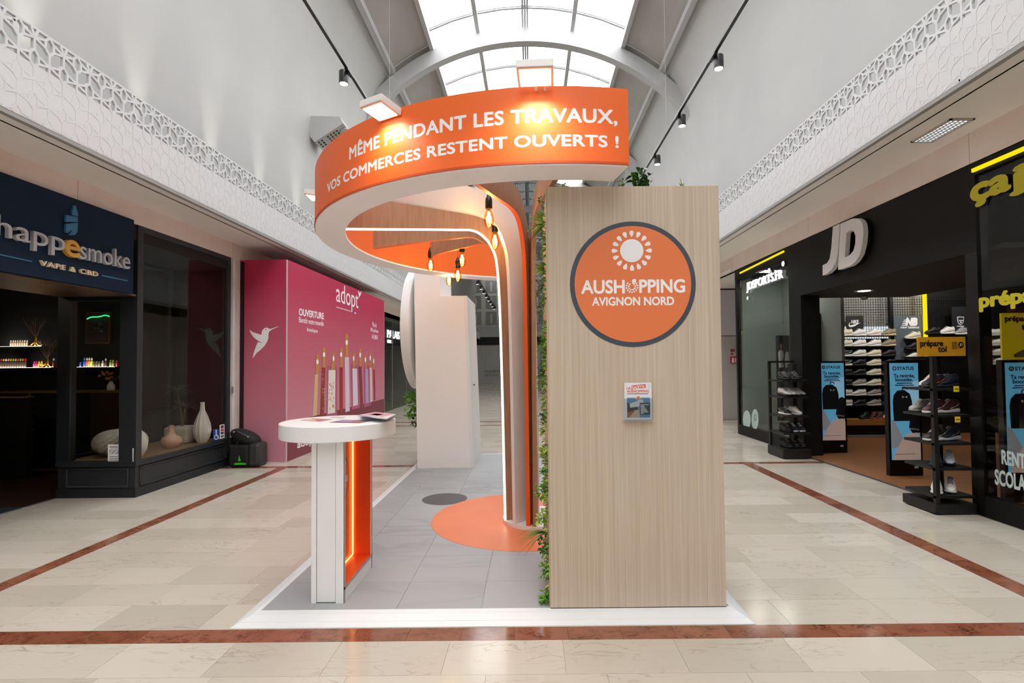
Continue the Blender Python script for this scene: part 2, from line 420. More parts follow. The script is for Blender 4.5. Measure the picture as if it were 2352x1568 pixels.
# ---- bulkheads with their pierced screen
def lattice(name, xf, s, z0, z1, num):
    root = sroot(name, (xf, 16, z0))
    H = z1-z0; top_open = 0.30
    P = mat('screen_white', '#d3d5d7', 0.5)
    MB().box(xf, xf-s*0.03, YB, YE, z0, z1-top_open).build('screen_board', P, root)
    MB().box(xf-s*0.002, xf-s*0.05, YB, YE, z0-0.035, z0+0.002).build('edge_strip', mat('edge_grey', '#9b9a98', 0.6), root)
    MB().box(xf, xf-s*0.03, YB, YE, z1-0.018, z1).build('top_rail', P, root)
    MB().box(xf-s*0.22, xf-s*0.24, YB, YE, z0, z1-0.25).build('back_board', mat('ledge_grey', '#c6c8ca', 0.7), root)
    p = 0.25; bars = MB(); relief = MB(); rj = random.Random(num)
    def seg(mb, a, b, wd, xa, xb):
        (s0, t0), (s1, t1) = a, b
        dy, dz = s1-s0, t1-t0; l = math.hypot(dy, dz); ny, nz = -dz/l*wd/2, dy/l*wd/2; uy_, uz_ = dy/l*wd*.3, dz/l*wd*.3
        j = s*rj.random()*.0012          # faces of crossing bars never share a plane
        mb.prism([(xa+j, s0+ny-uy_, t0+nz-uz_), (xa+j, s0-ny-uy_, t0-nz-uz_), (xa+j, s1-ny+uy_, t1-nz+uz_), (xa+j, s1+ny+uy_, t1+nz+uz_)], (xb-xa, 0, 0))
    y = 2.55; row_h = 0.165; c, hh = .036, .072
    while y < 30:
        wide = 0.019 if y < 14 else 0.028
        for rw in range(int(H/row_h)+2):
            zc = z1-0.085-rw*row_h; o = y+(p/2 if rw % 2 else 0); opened = zc-hh > z1-top_open-.05
            if y > 16 and not opened: continue
            hx = [(o, zc+hh), (o+c, zc+.03), (o+c, zc-.03), (o, zc-hh), (o-c, zc-.03), (o-c, zc+.03)]; st = (o+p/2, zc)
            E = [(hx[i], hx[(i+1) % 6]) for i in range(6)]+[(st, hx[1]), (st, hx[2]), (st, (o+p-c, zc+.03)), (st, (o+p-c, zc-.03)), (st, (o+p/2, zc-row_h+hh)), (hx[3], (o, zc-row_h))]
            if rw == 0: E += [(st, (o+p/2-.03, z1-.01)), (st, (o+p/2+.03, z1-.01)), (hx[0], (o, z1-.01))]
            for a, b in E:
                a, b = (a, b) if a[1] >= b[1] else (b, a)
                if a[1] < z0+.03: continue
                if b[1] < z0+.012: t_ = (a[1]-z0-.012)/(a[1]-b[1]); b = (a[0]+(b[0]-a[0])*t_, z0+.012)
                if opened: seg(bars, a, b, wide, xf+s*.002, xf-s*.022)
                else: seg(relief, a, b, .02, xf+s*.0012, xf-s*.002)
        y += p
    stuff(bars.build('pierced_lattice', P, root)); stuff(relief.build('relief_lattice', P, root))
    return root
trim1 = lattice('trim_1', BL, 1, ZSL, 4.18, 1)
lattice('trim_2', BR, -1, ZSR, 4.55, 2)
struct(MB().box(XL-.1, BL-0.004, YB, YE, ZSL, ZSL+0.05).build('trim_3', SOFFIT))
struct(MB().box(BR+0.004, XR+.1, YB, YE, ZSR, ZSR+0.05).build('trim_4', SOFFIT))
# stone fascia strips with vertical joints
fl = sroot('trim_5', (XL, 10, 3.3)); fr = sroot('trim_6', (XR, 10, 3.6))
y = YB
for yj in (3.2, 5.18, 7.9, 11.2, 14.5, 17.8, 21.1, 24.4, YE):
    MB().box(XL-0.08, XL, y+.004, yj-.004, 3.19, ZSL).build('fascia_slab', FASCIA, fl); y = yj
y = YB
for yj in (5.02, 7.95, 10.95, 14.2, 17.5, 20.8, YE):
    MB().box(XR, XR+0.08, y+.004, yj-.004, 3.44, ZSR).build('fascia_slab', FASCIA, fr); y = yj
# walls beyond the shops, end walls
struct(MB().box(XL-0.1, XL, 21.0, YE, 0, 3.2).build('wall_left_far', FASCIA))
struct(MB().box(XL-0.1, XL, YB, 3.0, 0, 3.2).build('wall_left_near', FASCIA))
struct(MB().box(XR, XR+0.1, YB, 2.2, 0, 3.45).build('wall_right_near', FASCIA))
struct(MB().box(XR, XR+0.1, 13.6, YE, 0, 3.77).build('wall_right_far', FASCIA))
struct(MB().box(-6, 6, YB-0.1, YB, 0, 11).build('wall_back', WHITE))
# recess on the right beyond the sports shop
GP = mat('grey_panel', '#b4b2ae', 0.5)
rec = sroot('wall_right_recess', (5.2, 13.4, 0))
MB().box(4.25, 6.4, 13.61, 13.7, 0, 3.8).build('backing', GP, rec)
MB().box(4.3, 4.98, 13.42, 13.6, 0, 3.77).build('panel', mat('light_panel', '#d9d8d8', 0.5), rec)
MB().box(4.9, 6.3, 13.5, 13.6, 0, 3.45).build('joint_backing', BLACKP, rec); MB().box(5.0, 6.3, 13.42, 13.6, 0, 2.18).build('panel', GP, rec); MB().box(5.0, 6.3, 13.42, 13.6, 2.2, 3.4).build('panel', mat('pale_grey_panel', '#c4c6cc', 0.4), rec)
MB().box(5.5, 6.3, 13.36, 13.42, 2.22, 3.38).build('panel', mat('khaki_panel', '#b5a877', 0.6), rec)
MB().box(6.2, 6.3, 10.86, 13.5, 0, 3.6).build('side_panel', GP, rec)
MB().box(4.3, 6.3, 10.86, 13.6, 3.44, 3.5).build('soffit_panel', SOFFIT, rec)
# ---- far end of the mall: plasterboard wall with white filler strips, bulkhead and closed shopfront
endw = sroot('wall_end', (0, YE, 0))
PB = noisy('plasterboard', '#8f8e89', '#98968f', 0.8, nscale=0.7); FILL = mat('filler_white', '#c9c8c4', 0.8)
MB().box(-6, 6, YE, YE+0.2, 0, 11).build('backing_wall', FILL, endw)
for i in range(-4, 5):
    for j in range(5):
        x = i*1.2; z = 4.45+j*1.25
        MB().box(x+0.17, x+1.03, YE-0.03, YE, z+0.12, z+1.13).build('plasterboard', PB, endw)
        MB().box(x+0.55, x+0.68, YE-0.045, YE-0.03, z+0.2, z+0.95).build('filler_strip', FILL, endw)
MB().box(-4.3, 4.3, YE-0.6, YE-0.55, 3.56, 4.34).build('bulkhead', WHITE, endw)
MB().box(-4.3, 4.3, YE-0.5, YE-0.45, 2.95, 3.56).build('dark_opening', BLACKP, endw)
MB().box(-4.3, 4.3, YE-0.4, YE-0.2, 0, 2.95).build('closed_front', WHITE, endw)
MB().box(-3.45, -3.40, YE-0.43, YE-0.4, 0, 2.95).build('joint', ALU, endw)
pl = ((0, YE-0.41, 0), (0, 1, 0)); TB = mat('dark_print', '#2c2c2e', 0.6)
textpx('lettering', 'OUVERTURE PROCHAINE', TB, [(1113, 855.5), (1210, 854.5), (1113, 850)], pl, endw)
textpx('lettering', 'zara.com', TB, [(1113.5, 864), (1143.5, 864), (1113.5, 859)], pl, endw, space=1.25)
# ================================================================== THE STAND
# ---- platform
plat = thing('platform', (-0.2, 5.7, 0), 'low white-edged platform with grey vinyl tiles and an orange circle', 'platform')
PX0, PX1, PY0, PY1 = -1.65, 1.2, 3.16, 8.48
RAMP = mat('white_ramp', '#e6e9ec', 0.4)
VIN = marble('grey_vinyl', '#a0a3a6', '#a7aaad', '#a4a7aa', '#909396', 1.6, 0.42, (0.6, 1.6, 1), 0.08)
def ramp(pts): return MB().prism(pts, (0, 0, -0.004))
ox0, ox1, oy0, oy1 = -1.75, 1.29, 3.0, 8.62
for a, b, c, d, wname in (((PX0, PY0), (PX1, PY0), (ox1, oy0), (ox0, oy0), 'front'), ((PX0, PY1), (PX0, PY0), (ox0, oy0), (ox0, oy1), 'l'), ((PX1, PY0), (PX1, PY1), (ox1, oy1), (ox1, oy0), 'r'), ((PX1, PY1), (PX0, PY1), (ox0, oy1), (ox1, oy1), 'b')):
    mid = lambda p, q, t: (p[0]+(q[0]-p[0])*t, p[1]+(q[1]-p[1])*t)
    m = MB(); e, f = mid(a, d, .3), mid(b, c, .3); g, h = mid(a, d, .72), mid(b, c, .72)
    for (p, q, r, s, z0, z1) in ((a, b, f, e, .0305, .029), (e, f, h, g, .028, .016), (g, h, c, d, .0145, .004)):
        m.prism([(p[0], p[1], z0), (q[0], q[1], z0), (r[0], r[1], z1), (s[0], s[1], z1)], (0, 0, -z1+.0005))
    m.build('ramp_edge', RAMP, plat)
MB().box(PX0, PX1, PY0, PY1, 0.0, 0.0265).build('base_board', BLACKP, plat)
xs = [PX0, -1.35, -.83, -.31, .21, .73, PX1]; ys = [PY0, 3.55]+[3.55+.475*i for i in range(1, 11)]+[PY1]
for i in range(len(xs)-1):
    for j in range(len(ys)-1):
        if ys[j+1]-ys[j] > .05: MB().box(xs[i]+.0009, xs[i+1]-.0009, ys[j]+.0009, ys[j+1]-.0009, .02, .0300).build('vinyl_tile', VIN, plat)
def disc(name, c, r, z0, z1, m, par): return MB().lathe((c[0], c[1], 0), [(r, z0), (r, z1)], 64).build(name, m, par, smooth=True)
disc('dark_disc', (-.955, 5.70), .247, .0295, .0312, mat('charcoal_vinyl', '#4a4c50', 0.45), plat)['label'] = 'charcoal round floor sticker'
disc('orange_disc', (-.05, 5.0), .905, .0295, .0320, noisy('orange_vinyl', '#e07b4e', '#e68457', 0.42, nscale=2), plat)['label'] = 'large orange circle laid in the floor'

# ---- canopy: palm of fins carrying the round sign
AX, AY = .06, 4.92
RC = Vector((.165, 4.97, 0)); RO, RI, ZR0, ZR1 = 2.08, 1.84, 2.66, 3.105
can = thing('palm_canopy', (AX, AY, .03), 'orange ring sign carried by a palm of curved wooden fins', 'canopy')
WOODF = noisy('brown_plywood', '#a3765a', '#b48a6c', 0.5, (14, 14, 1.2), 3, 8, .3, .7, 0.03)
WOODD = noisy('light_plywood', '#b98c6c', '#c99e7e', 0.5, (14, 14, 1.2), 3, 8, .3, .7, 0.03)
WHF = mat('white_fin_face', '#efeae8', 0.5)
disc('base_disc', (AX, AY), .33, .0322, .068, LAM, can)['label'] = 'round white foot'
def fin(ang, rend, dz, face, edge, zt=2.86, led=False, lab=None, off=0.0, hiC=None, dr=0.0):
    lowc = [(.32, .068), (.34, 1.25), (.36, 2.07), (.385, 2.45), (.43, 2.6), (.51, 2.70+dz*.5), (.62, 2.752+dz*.6), (.81, 2.742+dz), (1.2, 2.71+dz), (rend, 2.665+dz)]
    lowc = [(r-(dr if r < .45 else 0), z) for r, z in lowc]
    # smooth the inside corner
    def cat(P, n=5):
        out = []
        for i in range(len(P)-1):
            p0, p1, p2, p3 = P[max(i-1, 0)], P[i], P[i+1], P[min(i+2, len(P)-1)]
            for k in range(n):
                t = k/n
                out.append(tuple(0.5*((2*p1[d])+(-p0[d]+p2[d])*t+(2*p0[d]-5*p1[d]+4*p2[d]-p3[d])*t*t+(-p0[d]+3*p1[d]-3*p2[d]+p3[d])*t**3) for d in (0, 1)))
        return out+[P[-1]]
    lo = cat(lowc); hi = cat(hiC or [(rend, zt), (1.3, zt+.07), (.95, 3.0), (.62, 3.01), (.42, 2.91), (.31, 2.76), (.24, 2.62), (.17, 2.31), (.10, 1.5), (.03, .068)])
    a = math.radians(ang); d = Vector((math.cos(a), math.sin(a), 0)); n = Vector((-d.y, d.x, 0)); th = .036
    P = lambda r, z, o: (AX+d.x*r+n.x*(o+off), AY+d.y*r+n.y*(o+off), z)
    f = MB().prism([P(r, z, -th/2) for r, z in lo+hi], n*th).build('fin', face, can)
    if lab: f['label'] = lab
    m = MB(); q = []
    for i, (r, z) in enumerate(lo):
        r0, z0 = lo[max(i-1, 0)]; r1, z1 = lo[min(i+1, len(lo)-1)]; l = math.hypot(r1-r0, z1-z0); q.append((r+(z1-z0)/l*.004, z-(r1-r0)/l*.004))
    if led:
        m.tube([P(r+.004, z-.004, 0) for r, z in q], .0085, 6).build('led_strip', LED, f)['label'] = 'glowing white light line'
    else:
        for i in range(len(q)-1):
            (r0, z0), (r1, z1) = q[i], q[i+1]; (a0, b0), (a1, b1) = lo[i], lo[i+1]
            m.add([P(r0, z0, -th/2), P(r0, z0, th/2), P(r1, z1, th/2), P(r1, z1, -th/2), P(a0, b0, -th/2), P(a0, b0, th/2), P(a1, b1, th/2), P(a1, b1, -th/2)],
                  [(0, 1, 2, 3), (0, 3, 7, 4), (1, 5, 6, 2)])
        m.build('edge_strip', edge, f)
    return f
fin(150, 1.29, 0, WOODF, ORANGE, 2.84, dr=.06); fin(176, 1.6, 0, WOODF, ORANGE, 2.84, dr=.06)
fin(202, 1.74, 0, WOODF, LED, 2.88, led=True, lab='brown fin edged with a light line')
fin(228, 1.75, .05, WHF, WHF, 3.0, lab='white fin', hiC=[(1.75, 3.0), (1.3, 3.0), (.95, 3.01), (.6, 3.01), (.40, 2.96), (.2, 2.84), (.08, 2.6), (.02, 2.2), (.0, 1.2), (-.01, .068)])
fin(254, 1.77, .06, WOODF, ORANGE2, 3.02, lab='brown fin with an orange edge')
fin(277, 1.81, .06, WOODD, WOODF, 3.02, off=-.065)
# round sign
A0, A1 = math.radians(96), math.radians(281.4); NS = 120
def rp(R, a, z): return (RC.x+R*math.cos(a), RC.y+R*math.sin(a), z)
def ringband(name, r0, r1, z0, z1, m):
    b = MB(); vs = []; fs = []
    for i in range(NS+1):
        a = A0+(A1-A0)*i/NS
        vs += [rp(r0, a, z0), rp(r1, a, z0), rp(r1, a, z1), rp(r0, a, z1)]
    for i in range(NS):
        for k in range(4): fs.append((4*i+k, 4*i+4+k, 4*i+4+(k+1) % 4, 4*i+(k+1) % 4))
    fs.append((0, 1, 2, 3)); e = 4*NS; fs.append((e+3, e+2, e+1, e))
    return b.add(vs, fs).build(name, m, can, smooth=True)
rs = ringband('round_sign', RO-.02, RO, ZR0+.004, ZR1, ORANGE); rs['label'] = 'orange printed outer band of the ring'
ringband('underside', RI, RO-.003, ZR0-.012, ZR0+.004, mat('white_ring', '#f7f5f7', 0.5))
ringband('inner_band', RI, RI+.02, ZR0+.004, ZR1, mat('orange_inner', '#f4722c', 0.55))
ringband('hem', RO-.005, RO+.004, ZR0-.002, ZR0+.012, mat('dark_orange_hem', '#c94d12', 0.6))
a = A1
MB().prism([rp(RI, a, ZR0), rp(RO, a, ZR0), rp(RO, a, ZR1), rp(RI, a, ZR1)], (-.012*math.sin(a)*-1*0+.008, .002, 0)).build('end_board', ORANGE, can)
def cyl(px, py, R=RO):
    d = ray(px, py); ox, oy = -RC.x, -RC.y; A = d.x*d.x+d.y*d.y; B = 2*(ox*d.x+oy*d.y); C_ = ox*ox+oy*oy-R*R
    D = B*B-4*A*C_
    t = (-B-math.sqrt(max(D, 0)))/(2*A); p = EYEP+d*t
    return math.atan2(p.y-RC.y, p.x-RC.x) % (2*PI), p.z
def ringtext(s, pl, pr_, zb, zt):
    a, b = cyl(*pl)[0], cyl(*pr_)[0]
    X0, X1, Y0, Y1 = text('', s, None, None, None, None, measure=True, space=1.04); done = ''
    for wd in s.split(' '):                     # every word is printed by itself
        done = (done+' '+wd) if done else wd
        m0 = text('', wd, None, None, None, None, measure=True, space=1.04); e_ = text('', done, None, None, None, None, measure=True, space=1.04)[1]
        u1 = (e_-X0)/(X1-X0); u0 = (e_-(m0[1]-m0[0])-X0)/(X1-X0)
        text('lettering', wd, WLET, None, None, None, parent=rs, depth=.002, bold=.03, ybox=(Y0, Y1), space=1.04, mapf=lambda u, v, d, u0=u0, u1=u1: rp(RO+.0005+d*.002, a+(b-a)*(u0+(u1-u0)*u), zb+(zt-zb)*v))
ringtext('MÊME PENDANT LES TRAVAUX,', (803, 356), (1417, 285), 2.883, 2.994)
ringtext('VOS COMMERCES RESTENT OUVERTS !', (752, 448), (1420, 330), 2.757, 2.822)

# ---- flood lights clamped to the ring
FLB = mat('flood_housing', '#e9e6e3', 0.4)
LENS = emis('flood_lens', '#fff6ea', 6)
def flood(ang, lab, wd=.2, tilt=-.12, rad=.13, zz=3.085, watt=5.2):
    a = ang
    rd = Vector((math.cos(a), math.sin(a), 0)); tg = Vector((-rd.y, rd.x, 0)); c = RC+rd*(RO+rad); c.z = zz
    n = (-rd*tilt+Vector((0, 0, -1))).normalized(); v = n.cross(tg).normalized()
    t = thing('floodlight', (c.x, c.y, c.z), lab, 'floodlight', 'floodlights clamped round the ring sign')
    def slab(w, h, o0, o1): return MB().prism([c+tg*(sx*w/2)+v*(sy*h/2)+n*o0 for sx, sy in ((-1, -1), (1, -1), (1, 1), (-1, 1))], n*(o1-o0))
    slab(wd, .17, -.045, 0).build('housing', FLB, t, bevel=.004); slab(wd-.012, .158, .0, .003).build('bezel', mat('copper_bezel', '#e29a72', .4), t)
    slab(wd-.03, .135, .003, .006).build('lens', LENS, t)
    k = RC+rd*(RO+.012); k.z = ZR1-.03
    MB().bar(k, c-n*.046, .02, hx=.012).bar(k+tg*.05, c-n*.046+tg*.05, .014).build('bracket', ALU, t)
    li = bpy.data.lights.new('flood_light', 'AREA'); li.shape = 'RECTANGLE'; li.size = wd-.03; li.size_y = .13; li.energy = watt; li.color = (1, .86, .68); li.spread = math.radians(150)
    lo = bpy.data.objects.new('flood_light', li); COL.objects.link(lo)
    z = -n; x = tg; y = z.cross(x); q = c+n*.02
    lo.matrix_world = Matrix(((x.x, y.x, z.x, q.x), (x.y, y.y, z.y, q.y), (x.z, y.z, z.z, q.z), (0, 0, 0, 1)))
    return t
flood(cyl(1232, 215)[0], 'floodlight on the ring above the word TRAVAUX, in front of the roof light')
flood(cyl(898, 290)[0], 'floodlight on the ring above the first line, left of the roof light', wd=.18, rad=.09, zz=3.06, watt=3.6)
flood(math.radians(185), 'floodlight sticking out at the left edge of the ring, farthest from the roof light', watt=4, rad=.09, zz=3.09)

# ---- hanging filament bulbs
AMB = glass('amber_bulb', '#fbdca4', 1.2)
FIL = emis('filament', '#ffd38c', 26)
CORD = mat('red_cord', '#d8371a', .6); SOCK = mat('black_socket', '#15100e', .35)
def pendant(px, py_sock, Y, lab):
    p = aY(px, py_sock, Y); z = p.z
    t = thing('pendant_bulb', (p.x, p.y, z), lab, 'pendant lamp', 'filament bulbs hanging under the ring')
    c = (p.x, p.y, z)
    MB().tube([(p.x, p.y, z+.018), (p.x, p.y, 3.06)], .0042, 6).build('cord', CORD, t)
    K = 1.28
    MB().lathe(c, [(r*K, h*K) for r, h in [(.006, .02), (.011, .012), (.016, -.005), (.021, -.012), (.023, -.03), (.023, -.07), (.02, -.078)]], 14).build('socket', SOCK, t, smooth=True)
    b = MB().lathe(c, [(r*K, h*K) for r, h in [(.014, -.078), (.018, -.09), (.026, -.115), (.032, -.145), (.031, -.165), (.024, -.185), (.012, -.197), (.002, -.2)]], 18).build('bulb', AMB, t, smooth=True)
    m = MB()
    for i in range(4):
        a = i*PI/2; m.tube([(p.x+.007*math.cos(a), p.y+.007*math.sin(a), z-.125), (p.x+.017*math.cos(a), p.y+.017*math.sin(a), z-.215)], .0034, 5)
    m.build('filament', FIL, b)
    li = bpy.data.lights.new('bulb_light', 'POINT'); li.energy = 3.2; li.color = (1, .74, .42); li.shadow_soft_size = .03
    lo = bpy.data.objects.new('bulb_light', li); COL.objects.link(lo); lo.location = (p.x, p.y, z-.17)
for px, py, Y, lab in ((1122.5, 452, 4.15, 'highest of the hanging bulbs, in front of the white fin'), (1136.5, 508, 4.55, 'bulb hanging low over the bend of the light line'), (1061, 558, 5.4, 'bulb hanging before the orange inside, second from the column'),
                       (1051.3, 596, 5.75, 'bulb hanging just left of and below a higher bulb, over the white box'), (989, 573, 5.75, 'leftmost of the hanging bulbs, alone under the light line'), (1031.3, 611, 6.55, 'smallest and lowest of the hanging bulbs')):
    pendant(px, py, Y, lab)

# ---- round counter
def logo(C, ux, uy, R, par, k=.0015):
    """round printed sign: dark ring, orange field, white sun and two lines of lettering"""
    ux, uy = Vector(ux), Vector(uy); n = ux.cross(uy); C = Vector(C)
    P = lambda x, y, o=0: C+ux*(x*R)+uy*(y*R)+n*o
    circ = lambda cx, cy, r, m_=64: [(cx+r*math.cos(2*PI*i/m_), cy+r*math.sin(2*PI*i/m_)) for i in range(m_)]
    def flat(name, polys, m, o):
        b = MB()
        for pl in polys: b.prism([P(x, y, o) for x, y in pl], n*k)
        return b.build(name, m, par)
    flat('sign_ring', [circ(0, 0, 1)], mat('slate_print', '#3d4a57', .5), 0.0005)
    flat('sign_field', [circ(0, 0, .926)], mat('orange_field', '#e87d49', .5), .0005+k)
    o = .0005+2*k
    flat('sun_disc', [circ(-.011, .53, .185, 40)], WLET, o)
    for i in range(16):
        a = 2*PI*i/16+PI/2; c_, s_ = math.cos(a), math.sin(a)
        prof = [(.218, 0), (.25, .022), (.285, .034), (.312, .028), (.322, 0), (.312, -.028), (.285, -.034), (.25, -.022)]
        flat('sun_petal', [[(-.011+c_*r-s_*q, .53+s_*r+c_*q) for r, q in prof]], WLET, o)
    for s, x0, x1, y0, y1, bo in (('AUSH', -.815, -.138, -.145, .06, .03), ('PPING', .106, .82, -.14, .063, .03), ('AVIGNON NORD', -.648, .645, -.34, -.212, .03)):
        text('lettering', s, WLET, P(x0, y0, o), ux, uy, (x1-x0)*R, (y1-y0)*R, par, k, bold=bo)
    dots = []
    for rr_, cnt in ((.088, 14), (.052, 9)):
        for i in range(cnt):
            a = 2*PI*i/cnt+PI/2
            if abs(a-PI/2-.0) < .5 or abs(a-PI/2-2*PI) < .5: continue
            dots.append(circ(-.016+rr_*math.cos(a), -.045+rr_*math.sin(a), .0145, 8))
    flat('letter_dots', dots, WLET, o)
    flat('letter_leaf', [[(-.016+x, y) for x, y in ((.01, -.0), (.0, .045), (.02, .075), (.045, .082), (.065, .07), (.07, .045), (.055, .02))]], WLET, o)
cx0, cx1, cy0, cy1 = -1.383, -1.177, 3.245, 3.812
cnt = thing('counter', (-1.28, 3.53, .03), 'white round-topped counter with an orange lit niche', 'counter')
for x0, x1, dy in ((cx0, -1.352, 0), (-1.3485, -1.233, .004), (-1.2295, cx1, 0)):
    MB().box(x0, x1, cy0+dy, cy0+.025, .03 if dy == 0 else .036, 1.04).build('front_board', LAM, cnt)
MB().box(cx0+.001, cx1-.001, cy0+.012, cy0+.022, .03, 1.04).build('groove_backing', mat('groove_grey', '#6d6f72', .7), cnt)
MB().box(cx0, cx1, 3.787, cy1, .03, 1.04).build('rear_board', LAM, cnt); MB().box(cx0, -1.32, cy0+.025, 3.787, .03, 1.04).build('back_board', LAM, cnt)
MB().box(-1.32, cx1, cy0+.025, 3.787, .03, .125).build('plinth', LAM, cnt)
NO = mat('niche_orange', '#e2531a', .45)
nb = MB().box(-1.32, -1.316, cy0+.025, 3.787, .125, 1.04).build('niche_back', NO, cnt)
MB().box(-1.316, cx1-.004, 3.783, 3.787, .125, 1.04).box(-1.316, cx1-.004, cy0+.025, cy0+.029, .125, 1.04).box(-1.316, cx1-.004, cy0+.029, 3.783, .125, .129).build('niche_lining', NO, cnt)
MB().box(cx1-.003, cx1+.003, cy0+.0, cy0+.014, .03, 1.04).box(cx1-.003, cx1+.003, cy1-.014, cy1, .03, 1.04).box(cx1-.003, cx1+.003, cy0, cy1, .112, .126).build('edge_profile', ALU, cnt)
MB().tube([(-1.306, cy0+.04, .138), (-1.306, 3.774, .138), (-1.306, 3.774, 1.035)], .0055, 6).build('led_strip', LEDO, cnt)['label'] = 'glowing warm light line'
logo((-1.3155, 3.53, .72), (0, 1, 0), (0, 0, 1), .19, nb)
MB().lathe((-1.315, 3.53, 0), [(.372, 1.04), (.375, 1.043), (.375, 1.135), (.372, 1.138)], 72).build('round_top', LAM, cnt, smooth=True)
# brochures on the counter
def flatpoly(name, pts, z0, z1, m, par=None): return MB().prism([(x, y, z0) for x, y in pts], (0, 0, z1-z0)).build(name, m, par)
def leaflet(name, pxs, z, m, lab, cat, thick=.0015, kids=()):
    P = [aZ(x, y, z) for x, y in pxs]
    c = sum((p for p in P), Vector())/len(P)
    t = thing(name, (c.x, c.y, z), lab, cat, 'printed matter on the round counter')
    MB().prism(P, (0, 0, thick)).build('sheet', m, t)
    for q, mm in kids:
        K = [P[0]+(P[1]-P[0])*u+(P[3]-P[0])*v+Vector((0, 0, thick)) for u, v in q]
        MB().prism(K, (0, 0, .0006)).build('picture', mm, t)
    return t
R4 = lambda a, b, c, d: [(a, b), (c, b), (c, d), (a, d)]
M_ = mat
leaflet('leaflet', [(690, 965), (735, 968), (764, 963), (720, 961)], 1.138, M_('warm_print', '#b9764f', .35), 'brown and cream printed leaflet lying at left on the white counter', 'leaflet', kids=[(R4(.1, .15, .6, .5), M_('cream_print', '#ecd9c2', .4)), (R4(.55, .3, .95, .9), M_('rose_print', '#b87c88', .4))])
leaflet('leaflet', [(757, 959.5), (786, 961), (794, 957.5), (766, 956.5)], 1.138, M_('pale_violet_print', '#c9bfd6', .35), 'small pale leaflet at the far edge of the white counter', 'leaflet', kids=[(R4(.2, .1, .9, .4), M_('beige_print', '#e5cfae', .4))])
leaflet('leaflet', [(757, 970), (826, 971.5), (858, 965.5), (788, 964.5)], 1.138, M_('plum_print', '#5d3f56', .35), 'dark plum printed leaflet lying nearest on the white counter', 'leaflet', kids=[(R4(.12, .25, .55, .8), M_('lilac_print', '#a58fb4', .4)), (R4(.62, .1, .92, .6), M_('rust_print', '#b0604a', .4))])
for k in range(5):
    j = [(-2.2, .6), (1.4, -.3), (0, 0), (-1, .5), (2, -.4)][k]
    t = leaflet('magazine', [(x+j[0], y+j[1]) for x, y in ((823, 955), (888, 963), (907, 953.5), (860, 948.5))], 1.139+k*.0072, M_('magazine_paper', '#dcdde2', .4),
                ['magazine at the very bottom of the stack on the counter', 'magazine second from the bottom of the stack on the counter', 'magazine in the middle of the stack on the counter', 'magazine just under the top one of the stack', 'top magazine of the stack, rose printed cover'][k], 'magazine', .0066,
                [(R4(.05, .12, .75, .9), M_('rose_cover', '#d79aa6', .35)), (R4(.2, .3, .5, .7), M_('grey_cover', '#8d8a9a', .35))] if k == 4 else [])
# ================================================================== PARTITION WITH GREEN SIDE
GRAIN = mat('pale_oak', '#c3b49f', 0.55); N, L, b = nodes(GRAIN)
tc = N.new('ShaderNodeTexCoord'); mp = N.new('ShaderNodeMapping'); mp.inputs['Scale'].default_value = (90, 90, 1.1)
nz = N.new('ShaderNodeTexNoise'); nz.inputs['Scale'].default_value = 1.0; nz.inputs['Detail'].default_value = 5; nz.inputs['Distortion'].default_value = .3
mp2 = N.new('ShaderNodeMapping'); mp2.inputs['Scale'].default_value = (260, 260, 2.2); nz2 = N.new('ShaderNodeTexNoise'); nz2.inputs['Scale'].default_value = 1; nz2.inputs['Detail'].default_value = 3
cr = N.new('ShaderNodeValToRGB'); e = cr.color_ramp.elements; e[0].position = .28; e[0].color = rgb('#bba994'); e[1].position = .74; e[1].color = rgb('#d0c2ae'); x = e.new(.5); x.color = rgb('#c6b6a2')
ad = N.new('ShaderNodeMath'); ad.operation = 'MULTIPLY_ADD'; ad.inputs[1].default_value = .35
L.new(tc.outputs['Object'], mp.inputs[0]); L.new(tc.outputs['Object'], mp2.inputs[0]); L.new(mp.outputs[0], nz.inputs['Vector']); L.new(mp2.outputs[0], nz2.inputs['Vector'])
s1 = N.new('ShaderNodeMath'); s1.operation = 'SUBTRACT'; s1.inputs[1].default_value = .5
L.new(nz2.outputs['Fac'], s1.inputs[0]); L.new(s1.outputs[0], ad.inputs[0]); L.new(nz.outputs['Fac'], ad.inputs[2]); L.new(ad.outputs[0], cr.inputs[0]); L.new(cr.outputs[0], b.inputs['Base Color'])
QX0, QX1, QY0, QY1, QZ = .107, 1.18, 3.151, 4.05, 2.612
part_ = thing('partition', (.64, 3.6, .03), 'tall pale oak partition with a round orange sign and plants on its side', 'partition')
fb = MB().box(QX0+.008, QX1, QY0, QY0+.03, .031, QZ).build('front_board', GRAIN, part_, bevel=.0012)
MB().box(QX0, QX0+.0075, QY0+.0005, QY0+.03, .031, QZ-.002).build('edge_board', mat('oak_edge', '#bcac93', .5), part_)
MB().box(QX1-.03, QX1-.0005, QY0+.031, QY1, .031, QZ).build('side_board', GRAIN, part_)
MB().box(QX0+.004, QX0+.03, QY0+.031, QY1, .031, QZ-.01).build('plant_backing', mat('peach_backing', '#d9b79c', .7), part_)
MB().box(QX0+.03, QX1-.03, QY1-.03, QY1, .031, QZ).build('rear_board', GRAIN, part_)
MB().box(QX0+.03, QX1-.03, QY0+.03, QY1-.03, QZ-.25, QZ-.2).build('planter_tray', BLACKP, part_)
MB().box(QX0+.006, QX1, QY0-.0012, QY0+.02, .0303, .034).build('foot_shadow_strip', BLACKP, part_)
cpt = aY(1453.5, 652, QY0-.0005)
logo(cpt, (1, 0, 0), (0, 0, 1), (aY(1598, 652, QY0)-aY(1309, 652, QY0)).length/2, fb, .0012)
